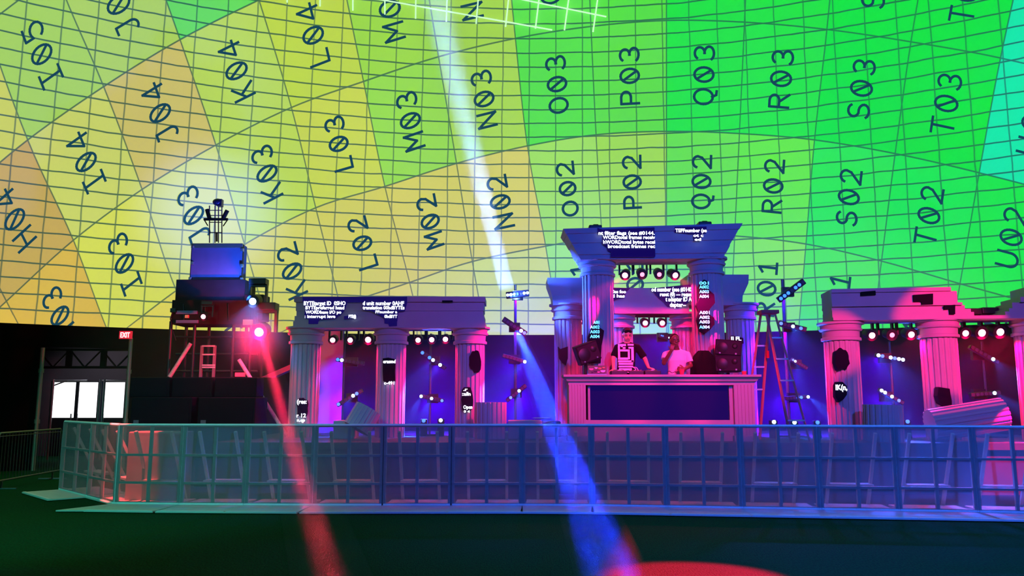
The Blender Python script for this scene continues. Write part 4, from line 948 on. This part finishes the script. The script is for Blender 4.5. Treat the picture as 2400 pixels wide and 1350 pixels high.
def barrier(P, Q, lab, plate_len=.80, grp='mesh covered crowd barrier panels', mesh=True, outward=None):
    P, Q = Vector((P[0], P[1], 0)), Vector((Q[0], Q[1], 0)); d = (Q-P).normalized(); n = Vector((d.y, -d.x, 0))   # n points to the audience
    if outward is not None and n.dot(Vector(outward)) < 0: n = -n
    L0 = (Q-P).length; U = Vector((0, 0, 1)); e_ = empty('crowd_barrier', P+d*L0/2, lab, 'barrier', grp)
    w_ = .03; a = P+d*.02; b_ = Q-d*.02; mid = (a+b_)/2
    def bars(nm, segs, th=.055):
        for p, q in segs: MB().bar(p, q, th, .035).build(nm, barm, e_)
    bars('post', [(a+U*.03, a+U*BH), (b_+U*.03, b_+U*BH)], .06); bars('mid_post', [(mid+U*.05, mid+U*(BH-.03))], .05)
    bars('rail', [(a+U*z, b_+U*z) for z in (.05, .36, .79)])
    MB().tube(P+U*BH, Q+U*BH, .027, n=10).build('top_rail', barm, e_)
    pl_ = MB(); pl_.prism([P+n*.0+U*.012, Q+U*.012, Q+n*plate_len+U*.012, P+n*plate_len+U*.012], U*.02)
    f = pl_.build('floor_plate', plate, e_)
    MB().box(P+d*L0/2+n*(plate_len-.03)+U*.034, (L0*.97, .05, .012), Matrix((d, n, U)).transposed()).build('plate_edge', barm, f)
    bk = -n
    for t in (.22, .78):
        o = P+d*L0*t; MB().bar(o+U*(BH-.1)+bk*.05, o+bk*.62+U*.04, .045).build('rear_brace', barm, e_)
    o = P+d*L0/2+bk*.40
    MB().box(o+U*.36, (L0*.56, .26, .035), Matrix((d, n, U)).transposed()).build('rear_step', plate, e_)
    MB().box(P+d*L0/2+bk*.32+U*.035, (L0*.9, .6, .02), Matrix((d, n, U)).transposed()).build('rear_foot', barm, e_)
    if mesh:
        m = MB(); m.box(P+d*L0/2+n*.032+U*(BH/2+.03), (L0-.004, .003, BH-.06), Matrix((d, n, U)).transposed()); m.build('mesh_screen', scrim, e_)
    return e_
posts = [(270, 1185), (422, 1187), (574, 1188), (733, 1189), (896, 1189), (1057, 1189), (1224, 1189), (1388, 1190), (1563, 1193), (1740, 1196), (1923, 1199), (2107, 1202), (2292, 1205), (2482, 1209)]
PP = [onz(x, y, 0) for x, y in posts]
labs = ['at the corner, in front of the subwoofers nearest the doors', 'in front of the middle of the subwoofers', 'in front of the subwoofer end and tower leg', 'in front of the first left portico column', 'in front of the middle column of the left portico',
        'in front of the outer column of the left portico', 'in front of the gap left of the table', 'in front of the left half of the table', 'in front of the right half of the table', 'in front of the ladder', 'in front of the first right portico column',
        'in front of the middle column of the right portico', 'at the right edge, over the red lit patch']
for k in range(len(PP)-1): barrier(PP[k], PP[k+1], 'grey mesh covered barrier panel '+labs[k])
# the return towards the doors
A, B, C_ = PP[0], onz(207, 1168, 0), onz(141, 1151, 0)
barrier(A, B, 'grey mesh barrier panel turning back from the corner', outward=(-1, 0, 0), plate_len=.05); barrier(B, C_, 'grey mesh barrier panel meeting the steel barricade, a pale plate at its foot', outward=(-1, 0, 0), plate_len=.62)
m = MB(); q = [A+Vector((-.5, -.78, .014)), A+Vector((.02, -.78, .014)), A+Vector((.02, 0, .014)), A+Vector((-.02, .0, .014))]; m.prism(q, (0, 0, .02))
tag(m.build('corner_plate', plate), 'three sided aluminium corner plate on the turf at the barrier corner', 'floor plate')
def barricade(P, Q, lab):
    P, Q = Vector((P[0], P[1], 0)), Vector((Q[0], Q[1], 0)); d = (Q-P).normalized(); U = Vector((0, 0, 1)); L0 = (Q-P).length; n = Vector((d.y, -d.x, 0))
    e_ = empty('steel_barricade', P+d*L0/2, lab, 'barricade', 'galvanised steel barricades')
    m = MB(); m.path([P+d*.03+U*.16, P+d*.03+U*.95, P+d*.12+U*1.04, Q-d*.12+U*1.04, Q-d*.03+U*.95, Q-d*.03+U*.16, P+d*.03+U*.16], .019, 10); m.build('frame', steel, e_)
    MB().tube(P+d*.03+U*.98, Q-d*.03+U*.98, .008).build('inner_rail', steel, e_)
    k = int(L0/.11)
    for i in range(1, k): MB().tube(P+d*L0*i/k+U*.17, P+d*L0*i/k+U*1.03, .007, n=8).build('upright_bar', steel, e_)
    for t in (.12, .88): o = P+d*L0*t; MB().bar(o-n*.28+U*.015, o+n*.28+U*.015, .04, .02).build('foot', steel, e_); MB().bar(o+U*.02, o+U*.17, .03).build('foot_stem', steel, e_)
a0, a1 = onz(139, 1120, 0), onz(2, 1147, 0); dv = (a1-a0).normalized()
barricade(a0, a0+dv*((a1-a0).length+.3), 'steel barricade with thin upright bars joining the mesh barrier'); 
# ------------------------------------------------------------------ performers
def bake(mb, name, m, parent, vox=.008, it=6, smooth=.6):
    o = mb.build('tmp', m); r = o.modifiers.new('r', 'REMESH'); r.mode = 'VOXEL'; r.voxel_size = vox
    s_ = o.modifiers.new('s', 'SMOOTH'); s_.iterations = it; s_.factor = smooth
    dg = bpy.context.evaluated_depsgraph_get(); me = bpy.data.meshes.new_from_object(o.evaluated_get(dg)); bpy.data.objects.remove(o)
    me.shade_smooth(); me.materials.clear(); me.materials.append(m)
    o = bpy.data.objects.new(name, me); COL.objects.link(o)
    if parent is not None: o.parent = parent; o.matrix_parent_inverse = world(parent).inverted()
    return o
def cap(mb, p, q, r0, r1, fl=(1, 1, 1)):
    mb.tube(p, q, r0, r1, n=20); mb.ball(p, r0, 10); mb.ball(q, r1, 10); return mb
def torso(mb, rings):
    n = 28; vs = []; fs = []
    for (c, a, b_) in rings:
        for i in range(n):
            t = 2*math.pi*i/n; vs.append((c[0]+a*math.cos(t), c[1]+b_*math.sin(t), c[2]))
    for k in range(len(rings)-1):
        for i in range(n): fs.append((k*n+i, k*n+(i+1) % n, (k+1)*n+(i+1) % n, (k+1)*n+i))
    fs += [tuple(range(n-1, -1, -1)), tuple(range((len(rings)-1)*n, len(rings)*n))]
    return mb.add(vs, fs)
def hand(mb, w_, d, pn, s=1, curl=.5, side=1):
    """palm from wrist w_ along d, palm normal pn (the way the fingers curl), five fingers"""
    w_, d, pn = Vector(w_), Vector(d).normalized(), Vector(pn).normalized(); pn = (pn-d*pn.dot(d)).normalized(); sd = d.cross(pn)*side
    k = w_+d*.085*s
    for t in (-.03, -.01, .01, .03): cap(mb, w_+sd*t*.7*s+d*.01, k+sd*t*s, .014*s, .0125*s)
    for i, (t, ln) in enumerate(((-.033, .060), (-.011, .074), (.011, .080), (.033, .070))):
        b0 = k+sd*t*s; d1 = (d+sd*t*2.5).normalized(); p = b0
        for j, f in enumerate((.45, .32, .23)):
            a_ = curl*(j+.6)*(1+.12*i); dd = (d1*math.cos(a_)+pn*math.sin(a_)); q = p+dd*ln*f*s; cap(mb, p, q, (.0092-.0008*j)*s, (.0086-.0008*j)*s); p = q
    b0 = w_+d*.025*s+sd*.03*s; dd = (d*.6+sd*.8+pn*.25).normalized(); q = b0+dd*.04*s; cap(mb, b0, q, .013*s, .0105*s); cap(mb, q, q+(d*.85+sd*.3+pn*.4).normalized()*.032*s, .0105*s, .009*s)
def person(lab, hc, tilt, yaw, nb, chest, pelvis, shL, shR, armL, armR, skin, tee, fz, hairfn, handL, handR, sleeveL, sleeveR, shw=.0):
    e_ = empty('person', (pelvis[0], pelvis[1], fz), lab, 'person')
    B = MB(); R = Euler((tilt, 0, yaw)).to_matrix(); hc = Vector(hc)
    def H(x, y, z): return hc+R @ Vector((x*1.16, y, z))
    def hb(x, y, z, r, sc):
        m = MB().ball((0, 0, 0), r, 12, sc); B.add([H(x, y, z)+R @ Vector((v_[0]*1.16, v_[1], v_[2])) for v_ in m.v], m.f)
    hb(0, .01, .02, .1, (.78, .98, 1.05)); hb(0, -.02, -.045, .075, (.80, .92, .95)); hb(0, -.045, -.088, .032, (1.1, .9, .8))   # skull, jaw, chin
    hb(0, -.098, -.012, .014, (.85, 1.0, 2.0)); hb(0, -.108, -.028, .014, (1.2, 1, .8)); hb(-.03, -.082, .022, .016, (1.5, .6, .5)); hb(.03, -.082, .022, .016, (1.5, .6, .5))
    hb(-.079, .005, -.008, .024, (.4, .8, 1.25)); hb(.079, .005, -.008, .024, (.4, .8, 1.25)); hb(0, -.09, -.058, .016, (1.5, .7, .55))
    nb, chest, pelvis = Vector(nb), Vector(chest), Vector(pelvis)
    cap(B, H(0, .015, -.06), nb, .056, .062)
    torso(B, [(nb+Vector((0, .01, .0)), .07, .06), (nb+Vector((0, .01, -.06)), .16, .09), (chest, .165, .105), ((chest+pelvis)/2, .14, .10), (pelvis, .165, .11), (pelvis+Vector((0, 0, -.12)), .15, .11)])
    for sh, ar in ((shL, armL), (shR, armR)):
        cap(B, Vector(sh)+Vector((0, 0, -.025)), ar[0], .050, .042); cap(B, ar[0], ar[1], .043, .028)
    for s_ in (-1, 1):
        hp = pelvis+Vector((s_*.09, 0, -.08)); kn = Vector((hp.x+s_*.02, hp.y-.03, fz+.48)); an = Vector((hp.x+s_*.03, hp.y+.02, fz+.09))
        cap(B, hp, kn, .085, .055); cap(B, kn, an, .055, .038); cap(B, an+Vector((0, .02, -.045)), an+Vector((0, -.16, -.055)), .038, .03)
    hand(B, armL[1], *handL); hand(B, armR[1], *handR)
    body = bake(B, 'body', skin, e_, .0062, 3, .5)
    # eyes, brows, mouth
    for s_ in (-1, 1):
        c = H(s_*.031, -.083, .004); MB().ball(c, .0085, 8).build('eye', mat('eye_white', (150, 142, 142), .4), body, smooth=True)
        c2 = H(s_*.031, -.0905, .002); MB().ball(c2, .0055, 6).build('iris', hair, body, smooth=True)
        MB().bar(H(s_*.014, -.097, .026), H(s_*.05, -.085, .026), .007, .006).build('eyebrow', hair, body)
    MB().bar(H(-.022, -.096, -.058), H(.022, -.096, -.058), .006, .01).build('mouth', mat('lip', (130, 60, 66), .5), body)
    Hm = MB(); hairfn(Hm, H, R, hc); bake(Hm, 'hair', hair, e_, .007, 4, .5)
    T = MB()
    torso(T, [(nb+Vector((0, .01, .0)), .078, .068), (nb+Vector((0, .01, -.03)), .135, .09), (nb+Vector((0, .01, -.075)), .185+shw, .108), (chest, .185, .125), ((chest+pelvis)/2, .172, .122), (pelvis, .185, .128), (pelvis+Vector((0, 0, -.1)), .19, .13)])
    for sh, ar, f in ((shL, armL, sleeveL), (shR, armR, sleeveR)): q_ = Vector(sh)+Vector((0, 0, -.018)); T.ball(q_, .066, 10); T.tube(q_, Vector(sh).lerp(Vector(ar[0]), f), .066, .072, n=24); cap(T, nb+Vector(((.05 if q_.x > nb.x else -.05), .01, -.02)), q_, .045, .062)
    tt = bake(T, 't_shirt', tee, e_, .009, 5, .5)
    J = MB(); torso(J, [(pelvis+Vector((0, 0, .02)), .172, .118), (pelvis+Vector((0, 0, -.14)), .175, .125)])
    for s_ in (-1, 1):
        hp = pelvis+Vector((s_*.09, 0, -.08)); kn = Vector((hp.x+s_*.02, hp.y-.03, fz+.48)); an = Vector((hp.x+s_*.03, hp.y+.02, fz+.06)); cap(J, hp, kn, .095, .07); J.tube(kn, an, .07, .062)
    bake(J, 'trousers', jeans, e_, .012, 4, .5)
    return e_, tt, body
YP = 15.64
def W(px, py, dy=0.): return at(px, py, YP+dy)
def hair_short(m, H, R, hc):
    for x, y, z, r, sc in ((0, .03, .045, .1, (.84, .95, .98)), (0, -.035, .088, .05, (1.3, .9, .7)), (-.03, -.06, .078, .03, (1.2, .8, .9)), (.035, -.055, .08, .03, (1.2, .8, .9)), (0, .055, -.01, .085, (.88, .7, 1))):
        q = MB().ball((0, 0, 0), r, 12, sc); m.add([H(x, y, z)+R @ Vector((v_[0]*1.16, v_[1], v_[2])) for v_ in q.v], q.f)
def hair_crop(m, H, R, hc):
    for x, y, z, r, sc in ((0, .025, .042, .1, (.82, .93, .96)), (0, .05, -.005, .085, (.88, .7, 1))):
        q = MB().ball((0, 0, 0), r, 12, sc); m.add([H(x, y, z)+R @ Vector((v_[0]*1.16, v_[1], v_[2])) for v_ in q.v], q.f)
fz = SZ+.3
dj, tt, bd = person('person in black t-shirt with a white maze print, leaning over the mixer', W(1470, 785, -.13), .32, .05, W(1469, 804, -.05), W(1468, 830, -.02), W(1467, 876, .03), W(1447, 812, -.03), W(1494, 812, -.03),
       (W(1437, 841, -.06), W(1438, 866, -.25)), (W(1512, 842, -.06), W(1520, 862, -.27)), skin1, tee_b, fz, hair_short,
       ((-.1, -.6, -.35), (0, .2, -1), 1.15, .35, -1), ((.55, -.6, -.2), (0, -.1, -1), 1.15, .3, 1), .80, .85)
pyf = YP-.02-.125-.012
for x0, y0, x1, y1 in ((1449, 806, 1467, 811), (1449, 811, 1453, 843), (1455, 811, 1459.5, 817.5), (1455, 813.5, 1466, 817.5), (1471, 806, 1485, 810), (1473, 813, 1485, 817), (1480, 817, 1485, 848), (1453, 819, 1476, 823.5), (1472, 823, 1476, 842), (1453, 838, 1472, 843),
                       (1449, 844.5, 1485, 849), (1450, 850.5, 1484, 855), (1450, 857, 1484, 861), (1451, 863, 1481, 867.5)):
    a, b_ = at(x0, y1, pyf), at(x1, y0, pyf); MB().box2((a.x, pyf, a.z), (b_.x, pyf+.05, b_.z)).build('shirt_print', printm, tt)
p2, tt2, bd2 = person('person in white t-shirt standing right, one hand raised to the mouth', W(1581, 798, -.10), .12, .15, W(1586, 820, -.0), W(1586, 845, 0), W(1587, 882, .05), W(1560, 829, -.02), W(1611, 829, -.0),
       (W(1556, 851, -.12), W(1574, 821, -.25)), (W(1619, 857, -.06), W(1604, 865, -.22)), skin2, tee_w, fz, hair_crop,
       ((.25, .1, .9), (.3, 1, .2), 1.05, .9, 1), ((-.8, -.2, .05), (0, 1, -.2), 1.1, .8, -1), .62, .72, .0)

# ------------------------------------------------------------------ haze: over the stage and along the strong beams
def hazemat(name, dens, an=.2):
    m = bpy.data.materials.new(name); m.use_nodes = True; nt = m.node_tree; nt.nodes.remove(nt.nodes['Principled BSDF'])
    v_ = nt.nodes.new('ShaderNodeVolumeScatter'); v_.inputs['Density'].default_value = dens; v_.inputs['Anisotropy'].default_value = an; v_.inputs['Color'].default_value = (1, 1, 1, 1)
    nt.links.new(v_.outputs[0], nt.nodes['Material Output'].inputs['Volume']); return m
def puffmat(name, dens, R):
    m = hazemat(name, dens, 0); nt = m.node_tree; N = nt.nodes; L = nt.links
    tc = N.new('ShaderNodeTexCoord'); ln = N.new('ShaderNodeVectorMath'); ln.operation = 'LENGTH'; L.new(tc.outputs['Object'], ln.inputs[0])
    mr = N.new('ShaderNodeMapRange'); mr.inputs[1].default_value = 0; mr.inputs[2].default_value = R; mr.inputs[3].default_value = 1; mr.inputs[4].default_value = 0; L.new(ln.outputs['Value'], mr.inputs[0])
    pw = N.new('ShaderNodeMath'); pw.operation = 'POWER'; pw.inputs[1].default_value = 2; L.new(mr.outputs[0], pw.inputs[0])
    ml = N.new('ShaderNodeMath'); ml.operation = 'MULTIPLY'; ml.inputs[1].default_value = dens; L.new(pw.outputs[0], ml.inputs[0])
    L.new(ml.outputs[0], [n for n in N if n.type == 'VOLUME_SCATTER'][0].inputs['Density']); return m
hz = MB().box2((-8.6, 14.6, .92), (10.9, 19.6, 4.3)); o = hz.build('haze', hazemat('stage_haze', .008, .0)); tag(o, 'thin smoke hanging over the stage', 'haze', kind='stuff')
def beam(p, q, r0, r1, dens, lab, spots, col):
    p, q = Vector(p), Vector(q); d = (q-p).normalized(); o = MB().tube(p+d*.12, q, r0, r1, n=24).build('haze', hazemat('beam_haze', dens, 0)); tag(o, lab, 'haze', kind='stuff')
    for off, sz, spread, pw in spots:
        l = bpy.data.lights.new('lamp_beam', 'AREA'); l.shape = 'DISK'; l.size = sz; l.spread = math.radians(spread); l.energy = pw; l.color = col
        ob = bpy.data.objects.new('lamp_beam', l); COL.objects.link(ob); ob.location = p+d*.1+Vector((off*.15, 0, 0))
        ob.rotation_euler = (q+Vector((off, 0, 0))-ob.location).to_track_quat('-Z', 'Y').to_euler()
beam(at(1213, 776, 16.7), onz(1462, 1420, .02), .12, .33, .03, 'smoke lit by the long blue beam reaching the turf', ((-.12, .11, 1.4, 42), (.12, .11, 1.4, 62)), (.008, .03, 1))
beam(at(609, 779, 15.9), onz(795, 1425, .02), .12, .34, .03, 'smoke lit by the long red beam reaching the turf', ((0, .12, 1.5, 13),), (1, .02, .10))
beam(at(1190, 686, 16.7), sph(1005, -60, RD-.6), .22, .95, .03, 'smoke lit by the pale beam rising to the dome', ((0, .34, 6, 90),), (.28, .50, 1))
spot('dome_glow_blue', at(1207, 690, 16.9), sph(1200, 640, RD-.3), 900, (.35, .6, 1), 70, 1, .1)
spot('dome_glow_tower', at(505, 480, 17.9), sph(500, 500, RD-.3), 600, (.3, .4, 1), 70, 1, .1)
gc = MB(); ca_, cb_ = at(292, 1150, 13.25), at(430, 1012, 13.25); gc.box2((ca_.x, 13.25, .02), (cb_.x, 13.7, cb_.z)); tag(gc.build('light_catcher_box', mat('catcher_grey', (150, 146, 146), .8), bevel=.02), 'added pale box catching red light behind the mesh at the barrier corner', 'case')  # added plain box, there only to catch the red spot
c = at(612, 785, 15.85); pf = MB().ball((0, 0, 0), .95, 14).build('haze', puffmat('bloom_haze', .6, .95)); pf.location = c; tag(pf, 'added smoke ball imitating red bloom around the tower lamp', 'haze', kind='stuff')  # added smoke ball stands in for lens bloom of the red lamp
spot('added_bloom_light', c+Vector((0, -.22, .0)), c+Vector((-.9, 1.6, -.1)), 420, (1, 0, .05), 120, .5, .06);  # added lamp that lights the bloom ball, no fixture of its own
